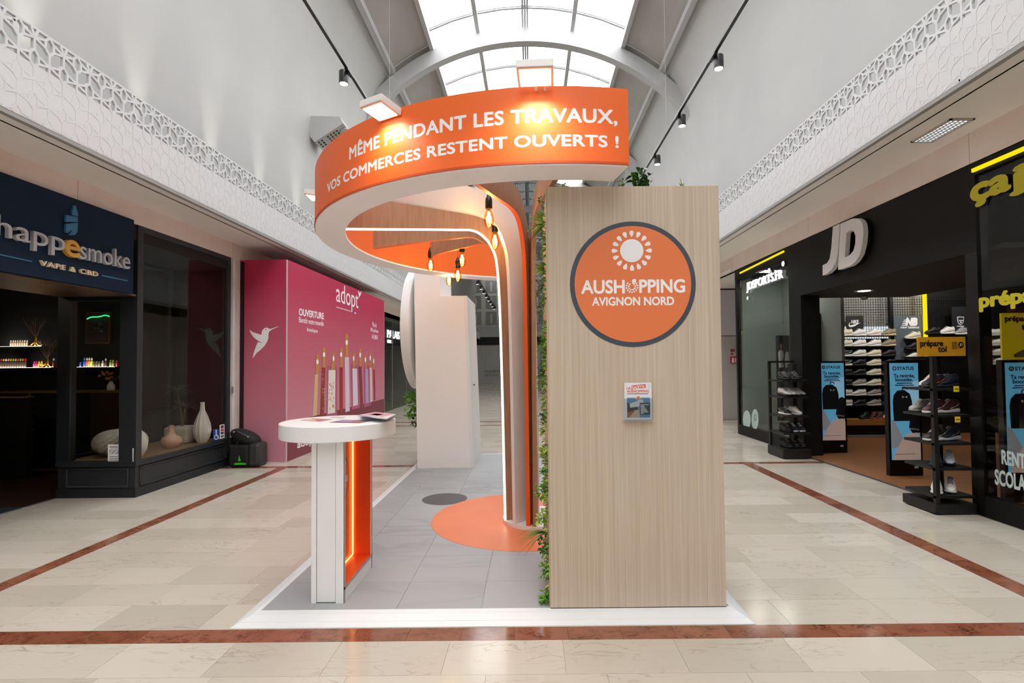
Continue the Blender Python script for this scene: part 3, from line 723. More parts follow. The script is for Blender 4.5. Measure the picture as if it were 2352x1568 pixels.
# magazine holder
h0, h1 = aY(1433, 963, QY0), aY(1494, 878, QY0)
hold = thing('magazine_holder', (h0.x, QY0, h0.z), 'small clear plastic holder screwed to the oak partition under the round sign', 'holder')
MB().box(h0.x-.004, h1.x+.004, QY0-.006, QY0-.001, h0.z-.004, h1.z-.05).build('back_plate', mat('clear_plastic_edge', '#c9ced2', .2), hold)
MB().box(h0.x-.004, h1.x+.004, QY0-.034, QY0-.006, h0.z-.006, h0.z-.002).build('tray', mat('clear_plastic_edge', '#c9ced2', .2), hold)
MB().box(h0.x-.004, h1.x+.004, QY0-.036, QY0-.034, h0.z-.006, h0.z+.13).build('clear_front', GLASSC, hold)
mg = thing('magazine', (h0.x, QY0-.03, h0.z), 'magazine with orange title and street picture standing in the clear holder', 'magazine')
mw, mh = h1.x-h0.x, h1.z-h0.z
MB().box(h0.x+.001, h1.x-.001, QY0-.031, QY0-.008, h0.z, h1.z).build('pages', mat('magazine_white', '#e9e9ee', .35), mg)
pl = ((0, QY0-.0312, 0), (0, 1, 0)); Pm = lambda u, v, o=0: Vector((h0.x+mw*u, QY0-.0312-o, h0.z+mh*v))
def flatm(name, poly, m, o=0.0): return MB().prism([Pm(u, v, o) for u, v in poly], (0, -.0003, 0)).build(name, m, mg)
flatm('sky_print', R4(.09, .06, .93, .6), mat('sky_print', '#6f93bd', .35)); flatm('wall_print', [(.09, .06), (.09, .47), (.2, .45), (.45, .4), (.5, .25), (.4, .2)], mat('dark_print2', '#4d4a4c', .35), .0004)
flatm('road_print', [(.12, .06), (.36, .26), (.52, .27), (.55, .06)], mat('road_print', '#c7b3a3', .35), .0008); flatm('verge_print', [(.1, .08), (.1, .2), (.3, .24), (.36, .23), (.14, .06)], mat('verge_print', '#b06a3d', .35), .0010)
flatm('building_print', [(.2, .33), (.18, .44), (.66, .56), (.7, .43), (.5, .36)], mat('building_print', '#d5d8dc', .35), .0008); flatm('text_box', R4(.55, .14, .93, .46), mat('slate_print', '#3d4a57', .5), .0012)
for i in range(8): flatm('text_line', R4(.58, .40-i*.033, .88-(i*.37 % .2), .415-i*.033), WLET, .0016)
flatm('badge', [(.5+.085*math.cos(a*PI/12), .59+.063*math.sin(a*PI/12)) for a in range(24)], WLET, .0012); flatm('badge', [(.5+.07*math.cos(a*PI/12), .59+.052*math.sin(a*PI/12)) for a in range(24)], mat('orange_field', '#e87d49', .5), .0016)
flatm('title_box', [(.25, .82), (.27, .93), (.77, .96), (.78, .86)], mat('red_orange_print', '#d8502a', .4), .0004)
DO = mat('red_orange_print', '#d8502a', .4)
text('lettering', 'LA', DO, Pm(.08, .83, .0004), (1, 0, 0), (0, 0, 1), mw*.15, mh*.06, mg, .0003, bold=.02)
text('lettering', 'GAZETTE', WLET, Pm(.28, .835, .0008), (1, 0, .04), (-.04, 0, 1), mw*.46, mh*.08, mg, .0003, bold=.02)
text('lettering', 'AUSHOPPING', DO, Pm(.09, .735, .0004), (1, 0, 0), (0, 0, 1), mw*.8, mh*.07, mg, .0003, bold=.02)
flatm('text_line', R4(.1, .695, .86, .71), mat('slate_print', '#3d4a57', .5), .0004)
for i in range(7):
    a = -1.2+i*.4; flatm('sun_ray', [(.83+.07*math.cos(a-.07), .9+.055*math.sin(a-.07)), (.83+.07*math.cos(a+.07), .9+.055*math.sin(a+.07)), (.83+.1*math.cos(a), .9+.08*math.sin(a))], BLACKP, .0004)

# ---- artificial plants
GR1 = noisy('leaf_green', '#569327', '#7cbb42', .45, nscale=30); GR2 = noisy('leaf_dark', '#2a5620', '#447d2c', .45, nscale=30); GR3 = noisy('leaf_yellow_green', '#9cc544', '#c2dc6c', .45, nscale=25); GR4 = noisy('grass_green', '#417832', '#5f9c48', .5, nscale=20)
def leaf(mb, base, d, l, w, droop=.25, fold=.25):
    d = Vector(d).normalized(); s = d.cross(Vector((0, 0, 1)))
    if s.length < .05: s = Vector((1, 0, 0))
    s.normalize(); up = s.cross(d); base = Vector(base)
    P = lambda t, o, k: base+d*(l*t)+s*(w*o)+up*(w*k)+Vector((0, 0, -droop*l*t*t))
    mb.add([P(0, -.12, 0), P(0, .12, 0), P(.35, -.5, fold), P(.35, 0, 0), P(.35, .5, fold), P(.72, -.36, fold), P(.72, 0, 0), P(.72, .36, fold), P(1, 0, 0)],
           [(0, 3, 2), (0, 1, 3), (1, 4, 3), (2, 3, 6, 5), (3, 4, 7, 6), (5, 6, 8), (6, 7, 8)])
def agave(px, py, Y, size, lab, m=GR3, n=11, nx=-1, seed=1):
    size *= 1.25
    q = random.Random(seed); p = aY(px, py, Y)
    t = thing('agave_rosette', p, lab, 'plant', 'artificial plants of the green partition side')
    for i in range(n):
        a = 2*PI*i/n+q.uniform(-.2, .2); tilt = q.uniform(.35, 1.25)
        d = Vector((nx*math.cos(tilt*.75), math.sin(tilt)*math.cos(a)*.9, math.sin(tilt)*math.sin(a)*.9))
        mb = MB(); leaf(mb, p, d, size*q.uniform(.8, 1.1), size*.24, .05); mb.build('leaf', m if i % 3 else GR1, t)
    return t
def tuft(px, py, Y, size, lab, m=GR1, n=26, seed=1, name='leafy_tuft', tall=1.0, cat='plant', grp='artificial plants of the green partition side', rl=.3, mm=None):
    size *= 1.25; n = int(n*1.4); q = random.Random(seed); p = aY(px, py, Y); t = thing(name, p, lab, cat, grp); mb = MB(); st = MB()
    for i in range(n):
        o = p+Vector((q.uniform(-.55, .35)*size, q.uniform(-.5, .5)*size, q.uniform(-.6, .6)*size*tall))
        d = Vector((q.uniform(-1, .2), q.uniform(-.8, .8), q.uniform(-.5, .9)))
        leaf(mb, o, d, size*rl*1.3*q.uniform(.7, 1.2), size*rl*.85, .1)
        if i % 3 == 0: st.tube([p, (p+o)/2+Vector((0, 0, .01)), o], .0015, 4)
    if 'top of the partition' in grp: st.tube([p, p+Vector((0, 0, -.14)), (p.x, p.y, QZ-.2)], .003, 5)
    stuff(mb.build('foliage', m, t)); st.build('stem', GR2, t)
    return t
def grass(px, py, Y, l, lab, n=34, seed=2):
    q = random.Random(seed); p = aY(px, py, Y); t = thing('grass_tuft', p, lab, 'plant', 'artificial plants of the green partition side')
    for i in range(n):
        d = Vector((-q.uniform(.5, 1), q.uniform(-.5, .5), q.uniform(-.45, .45))).normalized(); ll = l*q.uniform(.55, 1.05); mb = MB(); w_ = .0035
        pts = [p+d*(ll*k/5)+Vector((0, 0, -.35*ll*(k/5)**2)) for k in range(6)]
        s = d.cross(Vector((0, 0, 1))).normalized(); vs = []; fs = []
        for k, c in enumerate(pts): vs += [c-s*w_*(1-k/5.2), c+Vector((0, 0, .0015)), c+s*w_*(1-k/5.2)]
        for k in range(5): fs += [(3*k, 3*k+1, 3*k+4, 3*k+3), (3*k+1, 3*k+2, 3*k+5, 3*k+4)]
        mb.add(vs, fs).build('blade', GR4, t)
    return t
tuft(1250, 466, 3.6, .05, 'tiny green sprig highest on the green side of the oak partition', GR2, 12, 1)
agave(1252, 516, 3.45, .105, 'largest yellow-edged rosette, high on the green side of the partition', seed=3)
agave(1251, 495, 3.7, .05, 'small rosette just above the largest rosette on the green side', seed=4, n=8)
agave(1253, 556, 3.5, .04, 'small pale rosette just below the largest rosette', seed=5, n=8)
agave(1252, 617, 3.5, .065, 'bright rosette halfway up the green side, level with the bulbs', seed=6, n=12)
tuft(1249, 655, 3.75, .075, 'grey-green trailing plant below the bright middle rosette', noisy('leaf_greyish', '#4b5a4a', '#75826f', .5, nscale=20), 34, 7, tall=1.5, rl=.2)
tuft(1249, 700, 3.75, .07, 'dark trailing plant beside the round sign of the partition', GR2, 34, 8, tall=1.6, rl=.2)
tuft(1253, 742, 3.4, .035, 'small leafy sprig at the height of the second line on the round sign', GR1, 14, 9)
tuft(1251, 778, 3.45, .05, 'leafy sprig level with the bottom of the round sign', GR1, 22, 10)
tuft(1252, 806, 3.4, .055, 'fan-leaved green sprig just below the round sign level', GR1, 26, 11)
tuft(1250, 845, 3.6, .06, 'loose dark green sprig level above the magazine holder', GR2, 26, 12, tall=1.5)
tuft(1251, 880, 3.6, .065, 'thin spreading sprig level with the top of the magazine holder', GR1, 26, 13, tall=1.2)
tuft(1253, 925, 3.5, .05, 'yellow-green sprig level with the middle of the magazine holder', GR3, 22, 14, tall=1.3)
tuft(1250, 960, 3.55, .045, 'rounded dark tuft level with the foot of the magazine holder', GR2, 24, 15)
agave(1253, 990, 3.45, .05, 'lowest rosette with pointed leaves on the green side', seed=16, n=12)
tuft(1251, 1040, 3.45, .05, 'pale round-leaved cluster below the lowest rosette', GR3, 24, 17, rl=.42)
tuft(1252, 1085, 3.4, .045, 'green leafy cluster second below the lowest rosette', GR1, 22, 18)
tuft(1250, 1125, 3.45, .065, 'glossy green cluster midway between lowest rosette and grass', GR1, 30, 19, rl=.33)
tuft(1250, 1188, 3.45, .06, 'pale leafy cluster just above the long grass', GR3, 26, 20, rl=.35)
grass(1254, 1222, 3.4, .19, 'long grass blades sticking out low on the green side')
tuft(1252, 1252, 3.4, .06, 'dark leafy cluster right under the long grass', GR2, 30, 21, tall=1.2)
tuft(1254, 1305, 3.3, .05, 'hanging chain of leaves near the foot of the green side', GR1, 30, 22, tall=1.9)
tuft(1255, 1372, 3.22, .05, 'separate green plant lowest of all, just above the platform', GR1, 26, 23, rl=.42)
tuft(1473, 424, 3.5, .11, 'dark leaves peeping over the top middle of the oak partition', GR2, 30, 24, grp='plants on top of the partition', rl=.36)
tuft(1432, 428, 3.6, .05, 'small sprig peeping over the partition left of the dark leaves', GR1, 14, 25, grp='plants on top of the partition')
q_ = aY(1568, 424, 3.5); t = thing('blade_leaf_plant', q_, 'single upright yellow-green leaf above the partition near its right end', 'plant', 'plants on top of the partition')
for i, (dx, l) in enumerate(((-.22, .085), (.3, .05), (-.6, .05))):
    mb = MB(); leaf(mb, q_+Vector((0, 0, -.03)), (dx, .1, 1), l, .022, 0); mb.build('leaf', GR1 if i else GR3, t)
MB().tube([q_+Vector((0, 0, -.03)), (q_.x, q_.y, QZ-.2)], .003, 5).build('stem', GR2, t)
tuft(1297, 430, 3.5, .04, 'tiny yellow-green sprig over the top left of the partition', GR3, 10, 26, grp='plants on top of the partition')

hq = random.Random(41); hm = [MB(), MB(), MB()]
for i in range(620):
    y = hq.uniform(QY0+.02, QY1-.05); z = hq.uniform(.12, 2.52)
    if math.sin(z*9+y*2)+math.sin(z*23) < -.75 and hq.random() < .8: continue
    leaf(hm[i % 3], (QX0+.006, y, z), (-1, hq.uniform(-.8, .8), hq.uniform(-.7, .9)), hq.uniform(.025, .05), hq.uniform(.014, .026), .15)
for m_, g_ in zip(hm, (GR1, GR2, GR3)): stuff(m_.build('foliage', g_, part_))
# ================================================================== WHITE DISPLAY BLOCK BEHIND
WB = noisy('white_block_paint', '#f6f2f0', '#f8f5f3', .5, nscale=.6)
blk = thing('display_block', (-1.22, 7.9, .03), 'white stepped display block with a big round sign on its far side', 'display block')
MB().prism([(-1.62, 7.36, .031), (-.815, 7.36, .031), (-.90, 7.36, 2.5), (-1.66, 7.36, 2.5)], (0, 1.1, 0)).build('low_block', WB, blk)
MB().prism([(-.862, 7.352, .031), (-.815, 7.352, .031), (-.90, 7.352, 2.5), (-.947, 7.352, 2.5)], (0, .008, 0)).build('front_strip', LAM, blk)
MB().box(-1.66, -1.295, 7.365, 8.46, 2.5, 3.06).build('tall_block', WB, blk)
MB().lathe((-1.86, 8.25, 2.08), [(.93, 0), (.95, .01), (.95, .13), (.93, .14)], 72, (1, 0, 0)).build('round_sign', LAM, blk, smooth=True)
MB().lathe((-.87, 7.75, 1.2), [(.016, 0), (.012, .03)], 10, (1, 0, 0)).build('door_knob', BLACKM, blk)
tuft(955, 930, 7.9, .16, 'green plant peeping from behind the left edge of the white block', GR1, 40, 31, name='leafy_plant', tall=1.6, grp='plants behind the white block', rl=.45)
tuft(957, 965, 7.9, .09, 'dark sprig low behind the left edge of the white block', GR2, 24, 32, name='leafy_plant', tall=1.2, grp='plants behind the white block', rl=.4)

# ================================================================== PINK HOARDING
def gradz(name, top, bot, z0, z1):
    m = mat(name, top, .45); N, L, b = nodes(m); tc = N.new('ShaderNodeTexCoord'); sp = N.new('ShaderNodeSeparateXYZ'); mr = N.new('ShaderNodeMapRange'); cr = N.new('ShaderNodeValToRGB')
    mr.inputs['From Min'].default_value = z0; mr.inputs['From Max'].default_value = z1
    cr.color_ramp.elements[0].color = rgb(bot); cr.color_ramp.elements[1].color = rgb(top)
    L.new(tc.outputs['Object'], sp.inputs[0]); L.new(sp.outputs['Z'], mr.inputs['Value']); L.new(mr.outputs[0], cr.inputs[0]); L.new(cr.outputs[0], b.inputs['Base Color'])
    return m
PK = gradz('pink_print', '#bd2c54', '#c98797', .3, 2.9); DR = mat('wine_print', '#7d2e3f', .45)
PKX, PKY, PKE, PKZ = -3.84, 8.09, 13.5, 3.2
hb = thing('hoarding', (-4.2, 10.8, 0), 'pink printed hoarding box with a white hummingbird and perfume bottles', 'hoarding')
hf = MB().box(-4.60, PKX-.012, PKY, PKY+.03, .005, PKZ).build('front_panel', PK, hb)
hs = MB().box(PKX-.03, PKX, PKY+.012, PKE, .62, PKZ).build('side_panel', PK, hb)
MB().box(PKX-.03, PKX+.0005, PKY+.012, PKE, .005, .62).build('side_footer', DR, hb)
MB().box(PKX-.014, PKX+.002, PKY-.002, PKY+.014, .005, PKZ).box(PKX-.014, PKX+.002, PKE-.01, PKE+.004, .005, PKZ).build('corner_profile', mat('pale_profile', '#d9c3cc', .4), hb)
MB().box(-4.6, PKX-.03, PKE-.03, PKE, .005, PKZ).box(-4.6, PKX-.03, PKY+.03, PKE-.03, PKZ-.03, PKZ).build('lid', DR, hb)
pf = ((0, PKY, 0), (0, 1, 0)); ps = ((PKX+.0005, 0, 0), (1, 0, 0))
def printed(name, polys, plane, par, m, k=.0012, off=0.0, dirv=None):
    b = MB(); n = Vector(plane[1]); n = -n if plane is pf else n
    for pl in polys: b.prism([unp(x, y, *plane)+n*(.0006+off) for x, y in pl], n*k)
    return b.build(name, m, par)
C6 = lambda L_, s, ox, oy: [(ox+x/s, oy+y/s) for x, y in L_]
bird = C6([(2040, 1343), (2075, 1365), (2140, 1385), (2145, 1350), (2165, 1330), (2185, 1326), (2210, 1338), (2277, 1316), (2278, 1319), (2225, 1342), (2203, 1358), (2197, 1385), (2197, 1410), (2188, 1440), (2165, 1475), (2130, 1510), (2100, 1535), (2068, 1578), (2075, 1540), (2095, 1480), (2112, 1443), (2150, 1452), (2110, 1432), (2075, 1405), (2055, 1375)], 3.5636, 0, 380)
printed('bird_print', [bird], pf, hf, WLET)
printed('bird_eye', [C6([(2172, 1340), (2178, 1338), (2182, 1343), (2177, 1347), (2172, 1345)], 3.5636, 0, 380)], pf, hf, DR, off=.0014)
for s, q, bo in (('adopt', [(772, 706), (823, 721), (772, 648)], .0), ('PARFUMS FRANÇAIS', [(772.5, 707.5), (806, 717), (772.5, 703.5)], .0), ('OUVERTURE', [(686.7, 723.5), (743.5, 733), (686.7, 708)], .03), ('Bientôt votre nouvelle', [(686.7, 740), (743.5, 749), (686.7, 727)], 0), ('boutique', [(705, 763), (729.7, 767), (705, 751)], 0),
                 ('Plus de', [(855.5, 750), (864.7, 752), (855.5, 739)], 0), ('300 parfums', [(851, 763), (868.5, 767), (851, 752)], 0), ('à 11,95 €', [(854.4, 778), (867.5, 781), (854.4, 767)], .03), ('adopt.fr', [(683, 1034), (738, 1016), (683, 1013)], .02)):
    textpx('lettering', s, WLET, q, ps, hs, .0015, bold=bo)
printed('bird_print', [C6([(848, 312), (855, 318), (862, 330), (872, 312), (866, 340), (858, 352), (850, 362), (855, 345)], 2.904, 530, 560)], ps, hs, WLET)
printed('blue_print', [[(810, 715.5), (813.5, 716.5), (813.5, 719.5), (810, 718.5)]], ps, hs, mat('blue_print', '#27408b', .5)); printed('white_print', [[(813.5, 716.5), (817.5, 717.7), (817.5, 720.7), (813.5, 719.5)]], ps, hs, WLET, off=.0005)
GOLDP = mat('gold_print', '#c4893f', .45)
BT = [(200, 265, 1540, 235, 290, 850, 255, 300, 530, '#d9b98a'), (320, 385, 1540, 350, 405, 740, 362, 408, 410, '#8e3026'), (445, 565, 1500, 460, 570, 780, 525, 560, 485, '#e9e1d8'), (640, 695, 1480, 640, 690, 735, 645, 685, 410, '#a32028'),
      (735, 805, 1470, 725, 790, 570, 735, 780, 195, '#e0c9dc'), (860, 940, 1370, 848, 925, 755, 855, 885, 500, '#ddd0de'), (980, 1025, 1400, 955, 1000, 720, 960, 995, 430, '#8a2a3a'), (1065, 1120, 1330, 1060, 1105, 760, 1050, 1078, 530, '#b49acb'), (1140, 1180, 1310, 1130, 1165, 740, 1130, 1155, 495, '#e3c3b4'), (1200, 1225, 1280, 1190, 1215, 770, 1188, 1208, 560, '#9b2a3a')]
W_ = lambda L_: C6(L_, 7.125, 690, 740)
for i, (a, b_, yb, c_, d_, yt, e_, f_, yc, col) in enumerate(BT):
    if i in (2, 5, 7): printed('flask_print', [W_([(a-22, yb+60), (b_+30, yb+30), (d_+26, yt-50), (c_-18, yt-70)])], ps, hs, mat('flask_rose', '#b0567a', .3), off=.0)
    printed('bottle_print', [W_([(a, yb), (b_, yb-20), (d_, yt), (c_, yt)])], ps, hs, mat('print_%s' % col[1:], col, .4), off=.0014)
    printed('cap_print', [W_([(c_+(e_-c_)*.6, yt), (f_-2, yt), (f_, yc+4), (e_, yc-4)])], ps, hs, GOLDP, off=.0028)
    mx_, my_ = (e_+f_)/2-4, yc+(yt-yc)*.36; rw = max(9, (f_-e_)*.42)
    printed('label_print', [W_([(mx_+rw*math.cos(t*PI/6), my_+42*math.sin(t*PI/6)) for t in range(12)])], ps, hs, WLET, off=.0042)
q = random.Random(4)
printed('flower_print', [W_([(x, y), (x+14, y+q.uniform(-20, 20)), (x+q.uniform(0, 26), y+34)]) for x, y in [(q.uniform(455, 540), q.uniform(950, 1440)) for _ in range(26)]], ps, hs, mat('flower_orange', '#c8754f', .45), off=.0028)
printed('flower_print', [W_([(x, y), (x+9, y+q.uniform(-15, 15)), (x+q.uniform(0, 16), y+30)]) for x, y in [(q.uniform(350, 385), q.uniform(800, 1480)) for _ in range(20)]], ps, hs, mat('flower_cream', '#e3cba4', .45), off=.0028)
# black bag against the hoarding
bag = thing('backpack', (-4.3, 7.85, 0), 'black backpack leaning against the pink hoarding with a neon green mark', 'bag')
BAGM = noisy('black_cloth', '#0b0b0c', '#18181a', .75, nscale=40, bump=.2); BAGG = noisy('grey_coated_cloth', '#2b2c2e', '#3a3b3d', .4, nscale=12, bump=.3)
MB().box(-4.52, -4.22, 7.68, 7.98, .0, .34).build('body', BAGM, bag, bevel=.04); MB().box(-4.25, -4.06, 7.7, 7.97, .0, .36).build('side_pocket', BAGG, bag, bevel=.05)
u_ = MB().ell((-4.34, 7.84, .43), (.23, .15, .115), 18, 10)
for i, (x, y, z) in enumerate(u_.v): u_.v[i] = (x, y, z-(x+4.34)*.32)
u_.build('top_pouch', BAGM, bag, smooth=True)
MB().tube([(-4.42, 7.70, .53), (-4.36, 7.67, .53), (-4.28, 7.67, .49), (-4.22, 7.7, .45)], .014, 6).build('handle', BAGG, bag)
for x, z in ((-4.425, .535), (-4.215, .46)): MB().lathe((x, 7.665, z), [(.014, 0), (.01, -.012)], 8, (0, 1, 0)).build('rivet', ALU, bag)
MB().prism([(-4.60, 7.72, .42), (-4.52, 7.68, .44), (-4.5, 7.68, .3), (-4.56, 7.72, .14), (-4.64, 7.72, .17)], (0, .12, 0)).build('strap', BAGM, bag)
NG = mat('neon_green', '#2fd01a', .5)
MB().prism([(-4.42, 7.676, .045), (-4.26, 7.676, .045), (-4.24, 7.676, .065), (-4.32, 7.676, .075), (-4.42, 7.676, .07)], (0, -.003, 0)).build('base_mark', NG, bag)
MB().prism([(-4.365, 7.676, .1), (-4.325, 7.676, .1), (-4.35, 7.676, .19)], (0, -.003, 0)).build('flame_mark', NG, bag)
# worn white post between the two shops
post = sroot('trim_7', (-4.55, 7.97, 0))
MB().box(-4.66, -4.575, 7.885, 8.05, 0, 3.19).build('post_board', noisy('worn_white', '#d9d9d6', '#e4e4e1', .6, nscale=6), post)
MB().box(-4.575, -4.535, 7.93, 8.05, 0.02, 3.16).build('post_board', noisy('worn_pinkish', '#c8b6b2', '#d6c6c2', .7, (1, 1, .3), 12), post); MB().box(-4.535, -4.515, 8.0, 8.085, 0, 3.16).build('dark_groove', BLACKP, post)
MB().box(-4.58, -4.56, 7.86, 7.885, 1.1, 1.2).build('lock_plate', ALU, post)
# ================================================================== LEFT: DARK SHOP WITH BLUE SIGN
SLATE = mat('slate_paint', '#25292e', .5); SLATE2 = mat('slate_paint_dark', '#181d22', .5)
NIGHT = mat('night_blue_panel', '#072038', .6, spec=.2); DKWALL = mat('dark_shop_wall', '#0b0b0c', .7); DKFLOOR = noisy('dark_wood_floor', '#2a1d14', '#3a281b', .35, (1, 8, 1), 3)
vsh = sroot('wall_left_shop', (-7, 5, 0))
MB().box(-10.4, -4.62, 7.9, 7.98, 0, 3.2).build('rear_wall', DKWALL, vsh); MB().box(-10.4, -10.3, 2.4, 7.9, 0, 3.2).build('far_wall', DKWALL, vsh); MB().box(-10.4, -4.62, 2.3, 2.4, 0, 3.2).build('near_wall', DKWALL, vsh)
MB().box(-10.4, -4.62, 2.3, 7.98, 3.0, 3.19).build('shop_ceiling', mat('shop_ceiling', '#1b1b1b', .8), vsh)
MB().box(-10.3, -5.5, 2.4, 7.9, -.012, .001).build('shop_floor', DKFLOOR, vsh); MB().box(-5.53, -5.5, 2.4, 5.98, -.012, .004).build('threshold', ALU, vsh)
MB().box(-7.2, -5.53, 3.6, 5.6, .001, .008).build('door_mat', mat('navy_mat', '#0d1824', .9), vsh)
MB().box(-5.55, -5.48, 2.4, 5.98, 2.36, 3.19).build('door_header', SLATE2, vsh)
sf = thing('shopfront', (-5.05, 6.9, 0), 'slate grey corner shop window with panelled base beside the white post', 'shopfront')
VY0, VY1, VX0 = 5.99, 7.86, -5.53
MB().box(VX0, XL, VY0, VY1, 0, .10).build('plinth', SLATE2, sf); MB().box(VX0+.015, XL-.015, VY0+.015, VY1, .10, .37).build('base_panel', SLATE, sf)
MB().box(VX0, XL+.012, VY0-.012, VY1, .365, .39).build('ledge', SLATE, sf); MB().box(VX0, XL, VY0, VY1, .39, .42).build('sill', SLATE, sf)
fm = MB()
for z in (.125, .335): fm.tube([(XL-.012, VY0+.09, z), (XL-.012, VY1-.09, z)], .013, 6)
for y in (VY0+.09, VY1-.09): fm.tube([(XL-.012, y, .125), (XL-.012, y, .335)], .013, 6)
fm.build('moulding', SLATE, sf)
fm = MB()
for z in (.125, .335): fm.tube([(VX0+.12, VY0+.012, z), (XL-.1, VY0+.012, z)], .013, 6)
for x in (VX0+.12, XL-.1): fm.tube([(x, VY0+.012, .125), (x, VY0+.012, .335)], .013, 6)
fm.build('moulding', SLATE, sf)
MB().box(-4.80, XL, VY0, VY0+.09, .42, 3.19).build('corner_post', SLATE, sf); MB().box(VX0, -5.38, VY0, VY0+.09, .42, 3.0).build('post', SLATE2, sf); MB().box(VX0, VX0+.05, VY0+.09, VY1, .42, .46).box(VX0, VX0+.05, VY1-.05, VY1, .46, 2.95).box(VX0, VX0+.05, VY0+.09, VY1, 2.95, 3.0).build('rear_frame', SLATE2, sf)
MB().box(-4.68, XL, VY1-.08, VY1, .42, 3.19).build('post', SLATE, sf); MB().box(-4.68, XL, VY0+.09, VY1-.08, 3.12, 3.19).build('head_rail', SLATE, sf); MB().box(-5.38, -4.8, VY0, VY0+.06, 2.3, 3.0).build('head_rail', SLATE2, sf)
MB().box(-5.38, -4.8, VY0+.02, VY0+.028, .42, 2.3).build('pane', GLASSD, sf); MB().box(XL-.035, XL-.028, VY0+.09, VY1-.08, .42, 3.12).build('pane', GLASSD, sf)
MB().box(-5.47, -4.64, VY0+.06, VY1-.02, .42, .424).build('display_floor', noisy('display_wood', '#7d6444', '#8d7350', .5, (8, 1, 1), 4), sf)
MB().box(-7.1, -6.9, 5.0, 5.2, 2.97, 3.0).build('added_lamp_case', BLACKM, vsh); areal('added_shop_light', (-7.0, 5.1, 2.95), .3, .3, 9, (1, .85, .65), aim=(-6.6, 7.0, .4))  # unseen lamp, added to lift the dark counters inside
# vertical sign board
sg = thing('shop_sign', (-4.56, 4.5, 2.35), 'dark blue shop sign board with raised pale lettering and one golden letter', 'sign')
MB().box(-4.61, -4.55, 2.6, 5.86, 2.355, 3.21).build('board', NIGHT, sg); MB().box(-5.5, -4.61, 2.6, 5.98, 2.345, 2.365).build('soffit', noisy('brown_metal', '#4b3c2c', '#6a5640', .3, nscale=3), sg)
pv = ((-4.55, 0, 0), (1, 0, 0)); LG = mat('pale_grey_letter', '#b7bcc4', .4)
textpx('lettering', 'happ', LG, [(-18, 555), (142, 592), (-18, 490)], pv, sg, .035)
textpx('lettering', 'e', mat('golden_letter', '#d9a441', .4), [(142, 585), (174, 593), (142, 548)], pv, sg, .035, bold=.02)
textpx('lettering', 'smoke', LG, [(176, 594), (292, 619), (176, 550)], pv, sg, .035); textpx('lettering', 'VAPE & CBD', mat('cream_letter', '#e5cfae', .4), [(89, 609), (220.5, 635), (89, 597.5)], pv, sg, .02, bold=.025, space=1.25)
BL1 = mat('blue_emblem', '#2a6c94', .4)
def flats(name, polys, plane, par, m, k=.004, off=0.0):
    b = MB(); n = Vector(plane[1])
    if n.dot(EYEP-Vector(plane[0])) < 0: n = -n
    for pl in polys: b.prism([unp(x, y, *plane)+n*off for x, y in pl], n*k)
    return b.build(name, m, par)
V1 = lambda L_: C6(L_, 3.5636, 0, 380)
flats('emblem', [V1([(590, 325), (606, 330), (612, 360), (620, 376), (622, 415), (575, 404), (577, 370), (587, 352)])], pv, sg, BL1, .02); flats('emblem', [V1([(524, 404), (622, 421), (622, 462), (522, 460)])], pv, sg, BL1, .02)
flats('emblem', [V1([(524, 478), (600, 470), (622, 468), (618, 540), (600, 568), (545, 572), (580, 520), (535, 555), (522, 545)])], pv, sg, BL1, .02)
flats('rule', [[(-20, 579), (72.5, 599), (72.5, 602), (-20, 582)]], pv, sg, BL1, .006); flats('rule', [[(233, 631), (292, 643.5), (292, 646), (233, 634)]], pv, sg, BL1, .006)
# notices stuck to the panes
pa = ((0, VY0+.019, 0), (0, 1, 0)); pb = ((XL-.027, 0, 0), (1, 0, 0)); INK = mat('grey_ink', '#6b6d70', .6)
def notice(name, q, plane, lab, m, kids):
    a = [unp(x, y, *plane) for x, y in q]; t = thing(name, a[0], lab, 'notice')
    flats('sheet', [q], plane, t, m, .002)
    for nm, pl, mm, o in kids: flats(nm, pl, plane, t, mm, .0008, o)
    return t
circ = lambda x, y, rx, ry, n=20: [(x+rx*math.cos(2*PI*i/n), y+ry*math.sin(2*PI*i/n)) for i in range(n)]
kids = [('text_line', [[(252, 1024+i*3), (271, 1024.5+i*3), (271, 1026+i*3), (252, 1025.5+i*3)] for i in range(2)], INK, .002)]
for x in (256.5, 267): kids += [('ban_ring', [circ(x, 1037, 5, 5.6)], BLACKP, .002), ('ban_field', [circ(x, 1037, 4, 4.6)], WLET, .0028), ('ban_bar', [[(x-3.6, 1034), (x-2.8, 1033.2), (x+3.6, 1040), (x+2.8, 1040.8)]], BLACKP, .0036)]
kids += [('text_line', [[(252, y), (271, y+.4), (271, y+2), (252, y+1.6)] for y in (1047, 1051, 1055, 1059)], INK, .002)]
notice('notice', [(248, 1020), (273, 1020.5), (273, 1063.5), (248, 1064)], pa, 'white notice with two ban symbols low on the shop window', WLET, kids)
notice('notice', [(304.5, 1029), (316, 1027), (316, 1057), (304.5, 1060)], pb, 'narrow white notice beside the corner post of the slate window', WLET, [('text_line', [[(306, 1034+i*4), (314.5, 1032.6+i*4), (314.5, 1034+i*4), (306, 1035.4+i*4)] for i in range(5)], INK, .002)])
BLS = mat('sticker_blue', '#1d4f9c', .4)
notice('wheelchair_sticker', [(489.5, 986), (503, 984.5), (503, 1009.5), (489.5, 1012)], pb, 'blue wheelchair sticker in the corner of the slate window', BLS,
       [('wheel', [circ(496, 1004, 4.6, 5.6)], WLET, .002), ('wheel_field', [circ(496, 1003.6, 3.2, 4)], BLS, .0028), ('figure', [[(495, 989), (497, 989), (497.4, 998), (501, 1000), (502.5, 1007), (501, 1007.6), (499.6, 1001.5), (495.4, 1001)], circ(496, 988, 1.5, 1.8, 10)], WLET, .0036)])
